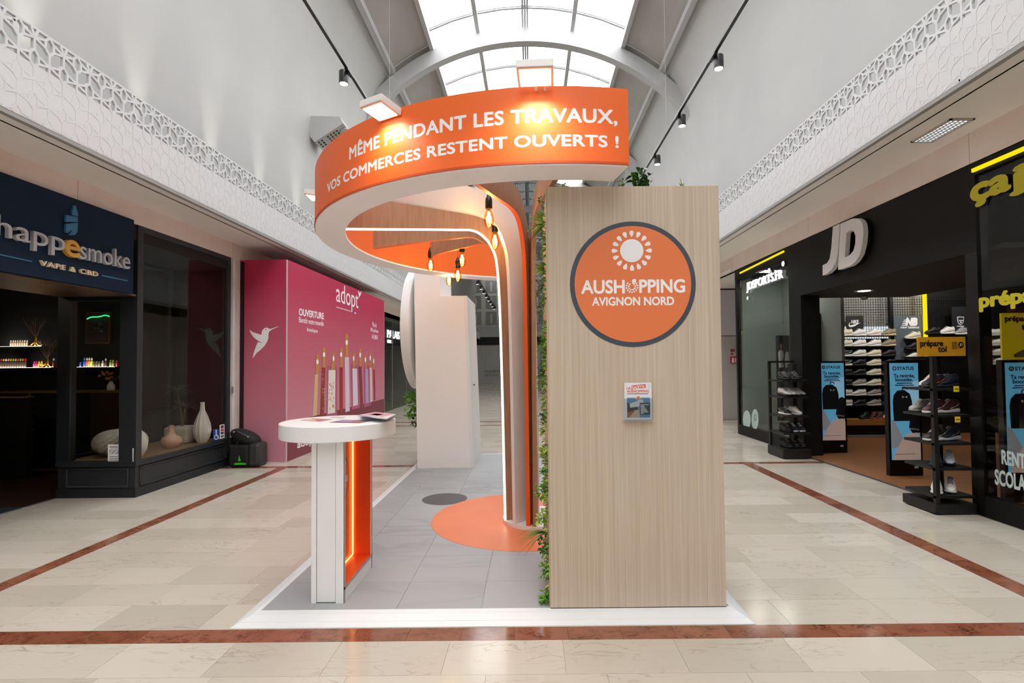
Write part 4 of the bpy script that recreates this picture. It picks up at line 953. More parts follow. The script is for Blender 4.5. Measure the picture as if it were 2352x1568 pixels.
notice('payment_sticker', [(504.5, 975.5), (515.5, 973.5), (515.5, 1005.5), (504.5, 1008)], pb, 'white sticker with coloured squares beside the wheelchair sticker', WLET,
       [('square', [[(506.5, 977), (513.5, 975.8), (513.5, 982.5), (506.5, 983.7)]], mat('sticker_plum', '#6d4a63', .5), .002), ('square', [[(506.5, 985), (513.5, 983.8), (513.5, 989.5), (506.5, 990.7)]], DO, .002), ('square', [[(506.5, 992), (513.5, 990.8), (513.5, 996), (506.5, 997.2)]], mat('slate_print', '#3d4a57', .5), .002), ('square', [[(506.5, 1000), (513.5, 998.8), (513.5, 1003), (506.5, 1004.2)]], INK, .002)])
# window display
pz = .424
p = aZ(262, 1048, pz); R_ = .27
t = thing('knitted_pouf', (-5.12, 6.42, pz), 'cream knitted pouf in the left part of the slate window', 'pouf')
b = MB()
n_, m_ = 44, 18
prof = [(R_*(math.sin(PI*i/m_))**.7, .16-.16*math.cos(PI*i/m_)) for i in range(m_+1)]
b.lathe((-5.12, 6.42, pz), prof, n_)
for i, (x, y, z) in enumerate(b.v):
    k, j = divmod(i, n_); f = 1+(.05 if (j+k) % 2 else -.03)
    b.v[i] = (-5.12+(x+5.12)*f, 6.42+(y-6.42)*f, z)
b.build('knit_body', noisy('cream_wool', '#b5b1a2', '#cfcbbd', .9, nscale=50, bump=.5), t)
MB().lathe((-5.12, 6.42, pz+.30), [(.05, 0), (.045, .02), (.0, .025)], 16).build('knit_button', mat('cream_wool2', '#c4c0b2', .9), t)
MB().lathe((-4.82, 6.30, pz), [(.06, 0), (.1, .08), (.11, .17), (.08, .27), (.03, .33), (.0, .34)], 24).build('white_pot', mat('white_ceramic', '#e3e0da', .4), None, smooth=True)
tag(bpy.data.objects['white_pot'], 'smooth white egg-shaped pot half hidden by the corner post', 'vase')
PKC = mat('blush_ceramic', '#c9a28c', .55)
v1 = MB().lathe((-4.86, 6.95, pz), [(.075, 0), (.11, .04), (.125, .09), (.105, .14), (.06, .165), (.045, .19), (.035, .235), (.028, .28), (.034, .30), (.026, .30)], 28).build('vase', PKC, None, smooth=True); tag(v1, 'squat blush pink vase with narrow neck in the slate window', 'vase')
v2 = MB().lathe((-4.74, 7.42, pz), [(.06, 0), (.095, .07), (.112, .17), (.1, .27), (.065, .38), (.032, .46), (.026, .55), (.03, .575), (.022, .575)], 48, lobes=12, amp=.05).build('vase', mat('white_ceramic', '#e3e0da', .4), None, smooth=True); tag(v2, 'tall white ribbed bottle vase in the slate window', 'vase')
t = thing('potted_dracaena', (-5.05, 7.45, pz), 'thin-leaved plant in a pale ribbed basket behind the tall white vase', 'plant')
MB().box(-5.22, -4.88, 7.3, 7.62, pz, pz+.23).build('basket', noisy('pale_basket', '#a9a598', '#c4c0b3', .8, (1, 1, 40), 2, bump=.8), t, bevel=.03)
MB().tube([(-5.05, 7.45, pz+.2), (-5.07, 7.45, pz+.45), (-5.12, 7.44, pz+.75)], .012, 6).tube([(-5.05, 7.45, pz+.2), (-5.02, 7.46, pz+.5)], .01, 6).build('trunk', mat('stem_brown', '#5b4632', .8), t)
q = random.Random(8); b = MB()
for cx_, cz in ((-5.12, .76), (-5.02, .52)):
    for i in range(26):
        a = q.uniform(0, 2*PI); d = Vector((math.cos(a), math.sin(a)*.6, q.uniform(-.1, 1.1))); leaf(b, (cx_, 7.45, pz+cz), d, q.uniform(.16, .27), .014, .35)
stuff(b.build('foliage', mat('dusky_leaf', '#4d5a45', .5), t))
# inside: lit shelves with bottles, counters, framed picture
KW = noisy('counter_oak', '#6b5437', '#7d6444', .5, (1, 1, 8), 4)
YS = 7.78
cab = thing('back_counter', (-6.6, 7.6, 0), 'low dark counter with oak edging along the back of the dark shop', 'counter')
z0 = aY(100, 898, 7.5).z; x0, x1 = aY(-15, 900, 7.5).x, aY(275, 900, 7.5).x
MB().box(x0, x1, 7.5, 7.88, 0, z0-.03).build('body', BLACKP, cab); MB().box(x0, x1, 7.48, 7.88, z0-.03, z0).build('top', KW, cab)
xx = aY(68, 1000, 7.5).x; MB().box(xx-.012, xx+.012, 7.485, 7.5, 0, z0-.03).build('upright', KW, cab); MB().box(x0, x1, 7.485, 7.5, .02, .05).build('bottom_rail', KW, cab)
xk = aY(208, 950, 7.49).x; MB().box(xk, x1, 7.488, 7.5, .03, z0-.03).build('brown_panel', mat('brown_panel', '#3d2c20', .5), cab)
for yk in (926, 947, 966, 986): k_ = aY(73.5, yk, 7.48); MB().box(k_.x-.012, k_.x+.012, 7.465, 7.5, k_.z-.006, k_.z+.006).build('drawer_pull', ALU, cab)
t = thing('front_counter', (-7.2, 7.05, 0), 'black counter cut by the left edge of the picture', 'counter'); xa = aY(60, 1000, 7.0).x
MB().box(-8.2, xa, 7.0, 7.1, 0, aY(40, 914, 7.0).z).build('body', BLACKP, t); MB().box(-8.2, xa+.01, 6.98, 7.1, aY(40, 914, 7.0).z, aY(40, 912, 7.0).z+.01).build('top', KW, t)
SHG = emis('shelf_glow', '#fff2dc', 5)
def shelf(px0, px1, py, lab):
    a, c_ = aY(px0, py, YS), aY(px1, py, YS); t = thing('wall_shelf', (a.x, YS, a.z), lab, 'shelf')
    MB().box(a.x, c_.x, YS-.08, 7.9, a.z-.02, a.z).build('board', BLACKP, t); MB().box(a.x, c_.x, YS-.07, YS-.066, a.z, a.z+.003).build('led_strip', SHG, t); areal('shelf_light', ((a.x+c_.x)/2, YS-.075, a.z+.012), c_.x-a.x, .01, 1.6*(c_.x-a.x), (1, .93, .8), ((a.x+c_.x)/2, YS+.02, a.z+.1))
    return a.z
BOTM = {}
def bottle(px, z, h, cap, body, lab, grp, r=.017):
    key = (h, cap, body)
    if key not in BOTM:
        a = MB().lathe((0, 0, 0), [(r*.9, 0), (r, .004), (r, h*.62), (r*.55, h*.72)], 10); c_ = MB().lathe((0, 0, 0), [(r*.62, h*.72), (r*.6, h*.9), (r*.25, h)], 10)
        BOTM[key] = []
        for nm, bb, col in (('body', a, body), ('cap', c_, cap)):
            me = bpy.data.meshes.new(nm); me.from_pydata(bb.v, [], bb.f); me.materials.append(mat('bottle_'+col[1:], col, .3)); BOTM[key].append((nm, me))
    p = aY(px, 800, YS-.04); t = thing('bottle', (p.x, YS-.02, z+.0005), lab, 'bottle', grp)
    for nm, me in BOTM[key]:
        o = bpy.data.objects.new(nm, me); COL.objects.link(o); o.parent = t
z1 = shelf(-12, 104, 796.5, 'upper lit shelf at left in the dark shop'); z2 = shelf(-12, 126, 845, 'lower lit shelf at left in the dark shop'); z3 = shelf(180, 272, 843, 'lit shelf seen through the front pane of the corner window')
for i in range(8): bottle(22+i*5.3, z1, .1, '#cfc5b5', '#8d7a63', '%s clear slim flask from the left on the upper lit shelf' % ('first', 'second', 'third', 'fourth', 'fifth', 'sixth', 'seventh', 'eighth')[i], 'flasks on the upper lit shelf', .013)
CAPS = ['#e2503f', '#f0c838', '#f3f3f3', '#ee9a9e', '#f0c838', '#9ad32c', '#ee9a9e', '#e2503f', '#9ad32c', '#ee6a7e', '#d9284a']
NMS = ['red', 'yellow', 'white', 'pale pink', 'second yellow', 'lime', 'second pale pink', 'second red', 'second lime', 'rose', 'crimson']
for i in range(11): bottle(1+i*5.5, z2, .145, CAPS[i], '#3b3026', '%s capped small bottle in the long row on the lower left lit shelf' % NMS[i], 'capped bottles on the lower left shelf')
for i, (px, h, c_, b_, lab) in enumerate(((77, .1, '#b04a98', '#7a2f6d', 'purple pot right of the capped bottles'), (82, .1, '#c22537', '#8f1f2e', 'red pot right of the capped bottles'), (88, .1, '#e3ab3f', '#b5822a', 'amber pot near the lower golden vase'), (94, .1, '#f0cf6a', '#b5822a', 'yellow pot touching the lower golden vase'), (121.5, .145, '#f6f6f6', '#7a1f35', 'white-capped bottle at the right end of the lower shelf'))):
    bottle(px, z2, h, c_, b_, lab, 'pots on the lower left shelf')
for i, (px, h, c_, b_, lab) in enumerate(((183, .08, '#3a6fd0', '#1a2f66', 'short blue pot first on the shelf behind the front pane'), (192, .145, '#5a94e0', '#1d4fa8', 'tall blue bottle behind the front pane'), (198, .145, '#f3eee8', '#c84a44', 'red bottle next to the tall blue one'), (203, .145, '#f3eee8', '#d98a5a', 'orange bottle next to the red one'), (208.5, .145, '#f3f0e0', '#a8bf4a', 'lime bottle next to the orange one'),
                                          (214, .09, '#6b6650', '#4a4636', 'first low olive tin behind the front pane'), (220, .09, '#7b7764', '#4a4636', 'second low olive tin behind the front pane'), (226, .09, '#6b6650', '#55503e', 'third low olive tin behind the front pane'), (234, .1, '#c9c4b4', '#8f8a78', 'pale tin right of the olive tins'), (241, .13, '#e9d9c8', '#3a1f22', 'dark bottle with pale cap behind the front pane'), (252, .11, '#8a9a4a', '#5c6a35', 'green tin near the right end'), (258, .11, '#a5b45a', '#5c6a35', 'last green tin near the right end'), (267, .1, '#d9475a', '#a8283c', 'red stick at the right end of the lit shelf'))):
    bottle(px, z3, h, c_, b_, lab, 'bottles behind the front pane')
GOLD = mat('gold_metal', '#d9a24a', .25, 1.0)
def pampas(px, py, lab):
    p = aY(px, py, YS-.02); t = thing('dried_grass_vase', p, lab, 'vase'); b = MB(); c_ = Vector(p)
    for s in (-1, 1): b.tube([c_+Vector((s*.012, 0, .13)), c_+Vector((s*.02, 0, .07)), c_+Vector((s*.06, -.01, .02)), c_+Vector((s*.10, -.01, .012)), c_+Vector((s*.11, -.01, .04))], [.012, .012, .012, .01, .004], 8)
    b.tube([c_+Vector((0, 0, 0.005)), c_+Vector((0, 0, .14))], [.02, .01], 8); b.build('golden_holder', GOLD, t, smooth=True)
    q = random.Random(int(px)); b = MB()
    for i in range(16):
        d = Vector((q.uniform(-.55, .55), q.uniform(-.3, .1), 1)); e_ = c_+Vector((0, 0, .13))+d*q.uniform(.2, .3); b.tube([c_+Vector((0, 0, .12)), (c_+e_)/2+Vector((0, 0, .07)), e_], [.0015, .003, .006], 4)
    stuff(b.build('dried_grass', mat('dried_grass', '#5d4a3a', .9), t))
pampas(82, 796, 'golden vase of dried grass on the upper lit shelf'); pampas(108, 844.5, 'golden vase of dried grass on the lower lit shelf')
t = thing('framed_picture', aY(225, 752, 7.86), 'framed dark picture under a green light tube on the back wall', 'picture'); a, c_ = aY(197, 789, 7.86), aY(253, 716, 7.86)
fr_ = MB().box(a.x, c_.x, 7.855, 7.9, a.z, c_.z).build('frame', mat('copper_frame', '#6a4632', .4), t); MB().box(a.x+.02, c_.x-.02, 7.85, 7.856, a.z+.02, c_.z-.02).build('mat_board', mat('brown_board', '#33201a', .6), t)
flats('print', [[(207, 735), (244, 735), (244, 768), (207, 768)]], ((0, 7.849, 0), (0, 1, 0)), t, mat('dim_print', '#241c1c', .6), .001); qf = random.Random(6)
for k, (col, n_) in enumerate((('#6b4a4a', 7), ('#4a4038', 7), ('#7d6a60', 5))):
    flats('print', [[(x+qf.uniform(-5, 5), y+qf.uniform(-5, 5)) for _ in range(4)] for x, y in [(qf.uniform(212, 239), qf.uniform(740, 764)) for _ in range(n_)]], ((0, 7.847-.002*k, 0), (0, 1, 0)), t, mat('dim_print_%d' % k, col, .6), .001)
t = thing('light_tube', aY(225, 728, 7.8), 'wavy green glowing tube above the framed picture', 'lamp'); MB().tube([aY(x, y, 7.8) for x, y in ((200, 732.5), (206, 729), (213, 727.5), (222, 727.8), (231, 726.5), (240, 723.8), (245, 724), (251, 726.5))], .008, 8).build('tube', emis('green_neon', '#35f08a', 2.2), t)
t = thing('flower_vase', aY(255, 896, 7.6), 'small white vase of orange flowers on the back counter', 'vase'); p = aY(255, 896.5, 7.6); p.z = z0
MB().lathe(p, [(.045, 0), (.05, .01), (.05, .07), (.022, .12), (.02, .13)], 16).build('vase_body', mat('white_ceramic', '#e3e0da', .4), t, smooth=True); q = random.Random(2); b, g_ = MB(), MB()
for i in range(12):
    e_ = p+Vector((q.uniform(-.18, .12), q.uniform(-.05, .05), q.uniform(.17, .3))); g_.tube([p+Vector((0, 0, .12)), e_], .003, 4); b.ell(e_, (.024, .02, .02), 7, 5)
b.build('flower_heads', mat('orange_petal', '#c9722c', .6), t); g_.build('stems', mat('dusky_leaf', '#4d5a45', .5), t)
t = thing('track_light', (-5.2, 7.0, 2.9), 'black spotlight rail inside the slate shop window', 'spotlight rail')
a, c_ = aX(308, 540, -5.1), aX(500, 605, -5.1); MB().bar(a, c_, .03).build('rail', BLACKM, t)
for px, py in ((319, 551), (407, 573), (464, 597)):
    k_ = aX(px, py, -5.1); MB().lathe(k_+Vector((0, 0, -.05)), [(.035, 0), (.035, .09)], 12).build('spot', BLACKM, t, smooth=True); MB().lathe(k_+Vector((0, 0, -.053)), [(.026, 0), (.026, .003)], 12).build('lens', emis('dim_lens', '#fff4e0', 3), t); spotl('window_spot', k_+Vector((0, 0, -.06)), (k_.x+.25, k_.y, .4), 16, 70)

# ================================================================== LEFT BEYOND: TEA SHOP
tea = thing('tea_shopfront', (-4.7, 16.5, 0), 'dark glazed shopfront with white lit letters beyond the pink hoarding', 'shopfront')
MB().box(-7.5, -7.4, 13.6, 21, 0, 3.2).build('rear_wall', noisy('olive_wall', '#7a7c72', '#878a80', .7), tea); MB().box(-7.5, XL, 20.95, 21, 0, 3.2).build('side_wall', mat('grey_wall2', '#8d8d87', .7), tea); MB().box(-7.5, XL, 13.52, 13.6, 0, 3.2).build('side_wall', mat('grey_wall2', '#8d8d87', .7), tea)
MB().box(-7.5, XL, 13.6, 21, 3.05, 3.19).build('ceiling_board', mat('olive_dark', '#55564c', .7), tea); MB().box(-7.4, XL-.1, 13.6, 21, 0, .004).build('floor_mat', mat('moss_mat', '#46583a', .9), tea)
MB().box(XL-.06, XL, 13.6, 21, 2.95, 3.19).build('head_rail', mat('olive_frame', '#4a4a3c', .5), tea)
for y in (15.4, 17.2, 19.1): MB().box(XL-.05, XL-.01, y-.012, y+.012, .02, 2.95).build('pane_joint', mat('joint_grey', '#7d8078', .4), tea)
for y0, y1 in ((13.6, 15.385), (15.415, 17.185), (17.215, 19.085), (19.115, 20.95)): MB().box(XL-.035, XL-.027, y0, y1, .02, 2.95).build('pane', GLASSD, tea)
MB().box(-4.95, -4.9, 13.7, 20.5, 2.05, 2.75).build('sign_band', mat('black_band', '#1c1d1b', .5), tea); pt = ((-4.899, 0, 0), (1, 0, 0)); GLW = emis('lit_letter', '#f4fbff', 2.2)
textpx('lettering', 'PALAIS DES THÉS', GLW, [(889, 775), (952, 784), (889, 752)], pt, tea, .02, bold=.01); textpx('lettering', 'PARIS', GLW, [(889.5, 787), (901, 788.5), (889.5, 779.5)], pt, tea, .02, bold=.01)
for y in (14.6, 16.2, 17.9): MB().lathe((-5.3, y, 3.03), [(.09, 0), (.09, .02)], 14).build('ceiling_spot', LAMPW, tea)
t = thing('tea_display', (-5.6, 15.5, 0), 'pale display counter with jars inside the tea shop', 'display'); MB().box(-6.1, -5.1, 14.2, 17.5, .004, .62).build('body', mat('pale_wood', '#b8a78f', .6), t); MB().box(-6.15, -5.05, 14.15, 17.55, .62, .66).build('top', LAM, t)
t2 = thing('awning_stand', (-5.5, 15.6, .66), 'small stand with red and white striped awning in the tea shop', 'stand'); MB().box(-5.75, -5.35, 15.4, 15.9, .66, 1.5).build('body', mat('terracotta', '#b06a55', .6), t2)
for k in range(6): MB().prism([(-5.35-.0, 15.3+.12*k, 1.62), (-5.35, 15.42+.12*k, 1.62), (-5.05, 15.42+.12*k, 1.45), (-5.05, 15.3+.12*k, 1.45)], (0, 0, .02)).build('stripe', [mat('awning_red', '#c25a44', .6), WLET][k % 2], t2)
q = random.Random(9)
for k, (x, y, h, col, lab) in enumerate(((-5.25, 14.5, .34, '#ddd8cc', 'tall white packet at the near end of the tea counter'), (-5.3, 14.9, .2, '#d98a3a', 'orange jar on the tea counter'), (-5.25, 15.2, .16, '#c9a04a', 'amber jar on the tea counter'), (-5.3, 16.2, .3, '#e3ded6', 'white canister in the middle of the tea counter'), (-5.25, 16.6, .2, '#b4523c', 'red tin on the tea counter'), (-5.3, 17.1, .3, '#8a5a48', 'brown canister at the far end of the tea counter'))):
    o = MB().lathe((x, y, .66), [(.07, 0), (.075, .01), (.075, h*.85), (.05, h*.9), (.05, h)], 12).build('tea_tin', mat('tin_%d' % k, col, .4), None, smooth=True); tag(o, lab, 'tin', 'tins in the tea shop')
# ================================================================== RIGHT: BLACK SPORTS SHOP
BLK = mat('shop_black', '#0b0b0b', .6, spec=.3); BLK2 = mat('shop_black_gloss', '#070708', .4, spec=.4)
ssh = sroot('wall_right_shop', (7, 7, 0))
MB().box(5.36, 10.6, 10.62, 10.72, 0, 3.44).build('rear_wall', mat('shop_dark', '#0d0d0d', .7), ssh); MB().box(10.5, 10.6, 2.2, 10.62, 0, 3.44).build('far_wall', mat('shop_dark', '#0d0d0d', .7), ssh); MB().box(XR+.05, 10.6, 2.1, 2.2, 0, 3.44).build('near_wall', mat('shop_dark', '#0d0d0d', .7), ssh)
MB().box(XR+.05, 10.6, 2.1, 10.72, 3.36, 3.44).build('shop_ceiling', mat('shop_dark2', '#1d1d1d', .7), ssh)
WPL = noisy('brown_planks', '#8a5a35', '#a06c42', .38, (.8, 9, 1), 3, lo=.25, hi=.75)
q = random.Random(12); y = 2.2
while y < 10.6:
    x = XR+.04; y2 = min(y+.19, 10.62)
    while x < 10.4:
        x2 = min(x+q.uniform(.9, 1.5), 10.5); MB().box(x+.001, x2-.001, y+.001, y2-.001, -.012, .002).build('floor_plank', WPL, ssh); x = x2
    y = y2
MB().box(XR-.01, XR+.04, 2.2, 10.8, -.012, .004).build('threshold', mat('grey_threshold', '#5b5c5c', .4, .5), ssh)
jd = thing('shopfront', (XR, 7, 0), 'black sports shop front with yellow light lines and big raised white letters', 'shopfront')
FY0, FY1 = 8.60, 10.84; OY0, OY1 = 5.11, 8.22; NY1 = 4.97
MB().box(XR, XR+.12, NY1, FY0, 2.57, 3.45).build('fascia', BLK, jd); MB().box(XR, XR+.12, FY0, FY1, 3.22, 3.45).build('top_band', BLK, jd); MB().box(XR, XR+.12, 2.2, NY1, 3.32, 3.45).build('top_band', BLK, jd)
MB().box(XR, XR+.3, OY1, FY0, .004, 2.57).build('pillar', BLK, jd); MB().box(XR, XR+.12, NY1, OY0, .004, 2.57).build('pillar', BLK2, jd)
MB().box(XR, XR+.08, FY1-.08, FY1, .004, 3.22).build('post', BLK2, jd); MB().box(XR, XR+.1, FY0, FY1-.08, .004, .2).build('sill', BLK, jd); MB().box(XR, XR+.1, 2.2, NY1, .004, .2).build('sill', BLK, jd)
MB().box(XR+.12, 6.35, OY0-.3, OY1+.35, 2.57, 2.62).build('soffit', mat('shop_dark2', '#1d1d1d', .7), jd)
pr_ = ((XR-.002, 0, 0), (1, 0, 0)); WL3 = mat('white_acrylic', '#dedcda', .35)
J = C6([(924, 132), (972, 110), (973, 170), (962, 330), (947, 395), (918, 450), (885, 480), (846, 498), (846, 422), (880, 404), (900, 370), (912, 290), (918, 210)], 3.267, 1640, 480)
D = C6([(983, 108), (1075, 70), (1110, 70), (1138, 86), (1153, 120), (1158, 175), (1150, 260), (1130, 340), (1098, 392), (1060, 424), (962, 457)], 3.267, 1640, 480)
Dh = C6([(1027, 178), (1060, 158), (1082, 164), (1096, 200), (1094, 262), (1080, 312), (1052, 345), (1014, 362)], 3.267, 1640, 480)
def upol(P, X): return [aX(x, y, X) for x, y in P]
Jl = thing('raised_letter', aX(1905, 590, XR), 'raised white letter J over the sports shop entrance', 'letter', 'raised letters over the sports shop'); MB().prism(upol(J, XR-.06), (-.06, 0, 0)).build('face', WL3, Jl); MB().prism(upol(J, XR-.058), (.05, 0, 0)).build('return', BLK2, Jl)
Dl = thing('raised_letter', aX(1960, 560, XR), 'raised white letter D over the sports shop entrance', 'letter', 'raised letters over the sports shop')
def ringprism(o_, h_, X, d, name, m, par):
    O, Hh = upol(o_, X), upol(h_, X); n = 48
    def res(P):
        L_ = [(P[(i+1) % len(P)]-P[i]).length for i in range(len(P))]; T = sum(L_); out = []
        for k in range(n):
            s = T*k/n; i = 0
            while s > L_[i]: s -= L_[i]; i += 1
            out.append(P[i]+(P[(i+1) % len(P)]-P[i])*(s/L_[i]))
        return out
    cen = sum(Hh, Vector())/len(Hh); O = res(O); 
    # hole point in the same direction from the centre
    def hit(dirv):
        best = None
        for i in range(len(Hh)):
            a, b_ = Hh[i]-cen, Hh[(i+1) % len(Hh)]-cen
            den = dirv.y*(b_.z-a.z)-dirv.z*(b_.y-a.y)
            if abs(den) < 1e-9: continue
            t = (a.y*(b_.z-a.z)-a.z*(b_.y-a.y))/den; s = (a.y*dirv.z-a.z*dirv.y)/den
            if t > 0 and -1e-6 <= s <= 1+1e-6 and (best is None or t < best): best = t
        return cen+dirv*best
    I = [hit(o-cen) for o in O]; dv = Vector((d, 0, 0)); vs = [*O, *I, *[p+dv for p in O], *[p+dv for p in I]]; fs = []
    for i in range(n):
        j = (i+1) % n; fs += [(i, j, n+j, n+i), (2*n+j, 2*n+i, 3*n+i, 3*n+j), (j, i, 2*n+i, 2*n+j), (n+i, n+j, 3*n+j, 3*n+i)]
    return MB().add(vs, fs).build(name, m, par)
ringprism(D, Dh, XR-.06, -.06, 'face', WL3, Dl); ringprism(D, Dh, XR-.058, .05, 'return', BLK2, Dl)
YEL = emis('yellow_light_line', '#f6e012', 1.1)
def ybar(a, b_, wd, par): MB().bar(a, b_, wd, hx=wd).build('light_line', YEL, par)['label'] = 'glowing yellow line'
ybar(aX(1700, 627, XR-.004), aX(1801, 577, XR-.004), .03, jd); ybar(aX(2235, 392, XR-.004), aX(2380, 330, XR-.004), .035, jd)
# far show window
GWALL = noisy('reflection_grey_wall', '#8b928a', '#979e96', .6, nscale=1)  # wall tone also stands in for the hall mirrored in the pane
MB().box(5.3, 5.35, FY0+.1, FY1-.1, .2, 3.3).build('window_back', GWALL, jd); MB().box(XR+.1, 5.3, FY1-.12, FY1-.08, .2, 3.3).build('window_side', GWALL, jd); MB().box(XR+.12, 5.3, FY0, FY1-.1, .15, .2).build('window_floor', mat('window_floor', '#6c6c66', .5), jd)
for y0, y1 in ((FY0+.01, FY1-.09),): MB().box(XR+.02, XR+.028, y0, y1, .2, 3.22).build('pane', GLASSC, jd)
MB().box(XR+.3, 5.3, FY0+.1, FY1-.1, 3.25, 3.3).build('window_ceiling', mat('shop_dark2', '#1d1d1d', .7), jd)
GLW2 = emis('lit_white_letter', '#ffffff', 1.6); areal('show_window_light', (4.85, 9.7, 3.24), .3, 1.6, 22, aim=(4.95, 9.7, 0)); areal('near_window_fill', (4.9, 4.0, 3.3), .3, 1.2, 10, aim=(5.3, 4.6, 1.0)); pj = ((XR-.004, 0, 0), (1, 0, 0))  # the near-window area light is an added fill with no fixture
textpx('lettering', 'JDSPORTS.FR', GLW2, [(1716.5, 672.5), (1799, 644), (1716.5, 649.5)], pj, jd, .02, bold=.012)
for px, py, r in ((1800, 605.5, .05), (1768, 621.5, .05), (1718.5, 684.5, .035)):
    p = aX(px, py, XR-.006); t = thing('round_lamp', p, {1800: 'brightest round lamp beside the sports shop letters', 1768: 'round lamp above the lit web address of the sports shop', 1718.5: 'small round lamp below the lit web address'}[px], 'lamp', 'lamps in the sports shop window'); MB().lathe(p, [(r, 0), (r*.9, -.01)], 16, (1, 0, 0)).build('bezel', BLK2, t); MB().lathe((p.x-.012, p.y, p.z), [(r*.85, 0), (r*.8, -.003)], 16, (1, 0, 0)).build('lens', LAMPW, t)
FRO = mat('frosted_print', '#a9bdb6', .6)
printed('frosted_circle', [circ(1715, 964, 9, 22, 24), circ(1734, 963, 8, 24, 24)], ((XR+.018, 0, 0), (1, 0, 0)), jd, FRO)
textpx('frosted_letters', 'JD', mat('frosted_dark', '#6f7f78', .6), [(1730.5, 972), (1739, 969), (1730.5, 953)], ((XR+.016, 0, 0), (1, 0, 0)), jd, .001)
t = thing('flag_banner', (5.1, 9.9, .2), 'slim dark banner pole with a yellow pennant in the far show window', 'banner'); a = aX(1743, 765, 4.95); z_ = aX(1739, 955, 4.95)
MB().tube([(a.x, a.y, .2), (a.x, a.y, a.z+.2)], .012, 6).build('pole', BLACKM, t); MB().prism([aX(1740, 770, 4.95), aX(1745, 775, 4.95), aX(1744, 860, 4.95), aX(1740, 930, 4.95), aX(1737, 860, 4.95)], (.01, 0, 0)).build('sail', mat('dull_red_cloth', '#8b5a50', .8), t); MB().prism([aX(1702, 760, 4.95), aX(1742, 754, 4.95), aX(1741, 768, 4.95), aX(1702, 771, 4.95)], (.01, 0, 0)).build('pennant', mat('yellow_cloth', '#c3b62f', .7), t)
# near show window with letters on the glass
MB().box(XR+.02, XR+.028, 2.2, NY1, .2, 3.3).build('pane', GLASSD, jd)
for z in (): pass
OLI = mat('olive_yellow_vinyl', '#c7bd1f', .5); pg = ((XR-.003, 0, 0), (1, 0, 0))
# the fascia is black only over the opening and the far window
textpx('lettering', 'ça', OLI, [(2234, 476), (2318, 447), (2234, 429)], pg, jd, .003, bold=.05); textpx('lettering', 'j', OLI, [(2326, 450), (2358, 438), (2326, 388)], pg, jd, .003, bold=.05); textpx('lettering', 'prépa', OLI, [(2252, 715), (2375, 702), (2252, 677)], pg, jd, .003, bold=.05)
PALEL = mat('pale_vinyl', '#b9c9cc', .5)
textpx('lettering', 'RENT', PALEL, [(2302, 1064), (2356, 1076), (2302, 1034)], pg, jd, .003, bold=.03); textpx('lettering', 'SCOLA', PALEL, [(2286.5, 1111), (2356, 1128), (2286.5, 1078)], pg, jd, .003, bold=.03)
# ceiling spot over the entrance
p = aZ(1985, 667, 2.568); t = thing('ceiling_spot', p, 'recessed spot in the black soffit of the sports shop entrance', 'lamp'); MB().lathe(p, [(.13, 0), (.13, -.006)], 20).build('bezel', ALU, t); MB().lathe((p.x, p.y, p.z-.007), [(.085, 0), (.085, -.003)], 20).build('lens', emis('spot_lens', '#fff6e8', 5), t)
p = aZ(1985, 684, 2.55); t = thing('smoke_detector', p, 'pale dome detector under the black soffit', 'detector'); MB().lathe(p, [(.06, .018), (.06, 0), (.03, -.03), (.0, -.035)], 16).build('dome', ALU, t, smooth=True)

# ---- sneakers
def shoe_meshes():
    L_, n = .285, 12
    T = [0, .06, .16, .3, .45, .58, .68, .8, .92, 1.0]
    top = [.03, .062, .075, .092, .122, .145, .138, .122, .145, .128]; hw = [.012, .036, .046, .05, .046, .04, .038, .038, .036, .018]; zb = .03
    def loft(zl, zh, wf, grow):
        b = MB(); k = 0
        for i, t in enumerate(T):
            x = -L_/2+L_*t
            for j in range(n):
                a = 2*PI*j/n; c_, s_ = math.cos(a), math.sin(a); z0 = zl[i]; z1 = zh[i]; mid = (z0+z1)/2
                w_ = hw[i]*wf*(1-.45*max(0, s_)**1.5*grow); sgn = lambda v, e: math.copysign(abs(v)**e, v)
                b.v.append((x, w_*sgn(c_, .6), mid+(z1-z0)/2*sgn(s_, .7)))
        for i in range(len(T)-1):
            for j in range(n): b.f.append((i*n+j, i*n+(j+1) % n, (i+1)*n+(j+1) % n, (i+1)*n+j))
        b.f.append(tuple(reversed(range(n)))); e_ = (len(T)-1)*n; b.f.append(tuple(range(e_, e_+n)))
        return b
    heel = [.018, .008, 0, 0, 0, 0, 0, 0, 0, .01]; st = [.034, .036, .034, .032, .036, .042, .046, .05, .05, .046]
    up = loft([s-.006 for s in st], top, 1, 1); so = loft(heel, st, 1.1, 0)
    la = MB()
    for i in range(5):
        t = .3+.055*i; x = -L_/2+L_*t; z = .097+.0115*i; la.tube([(x, -.026, z-.006), (x, 0, z+.006), (x, .026, z-.006)], .0035, 5)
    sp = MB()
    for s in (-1, 1): sp.prism([(-.03, s*.0475, .045), (.075, s*.041, .075), (.115, s*.037, .105), (.05, s*.042, .07), (-.02, s*.0475, .058)], (0, s*.002, 0))
    co = MB().lathe((.075, 0, .124), [(.026, 0), (.03, .012), (.024, .013)], 12)
    for i, (x, y, z) in enumerate(co.v): co.v[i] = (.075+(x-.075)*1.5, y, z+(x-.075)*.15)
    return dict(upper=up, sole=so, laces=la, side_stripe=sp, collar=co)
SM = shoe_meshes(); SC = {}
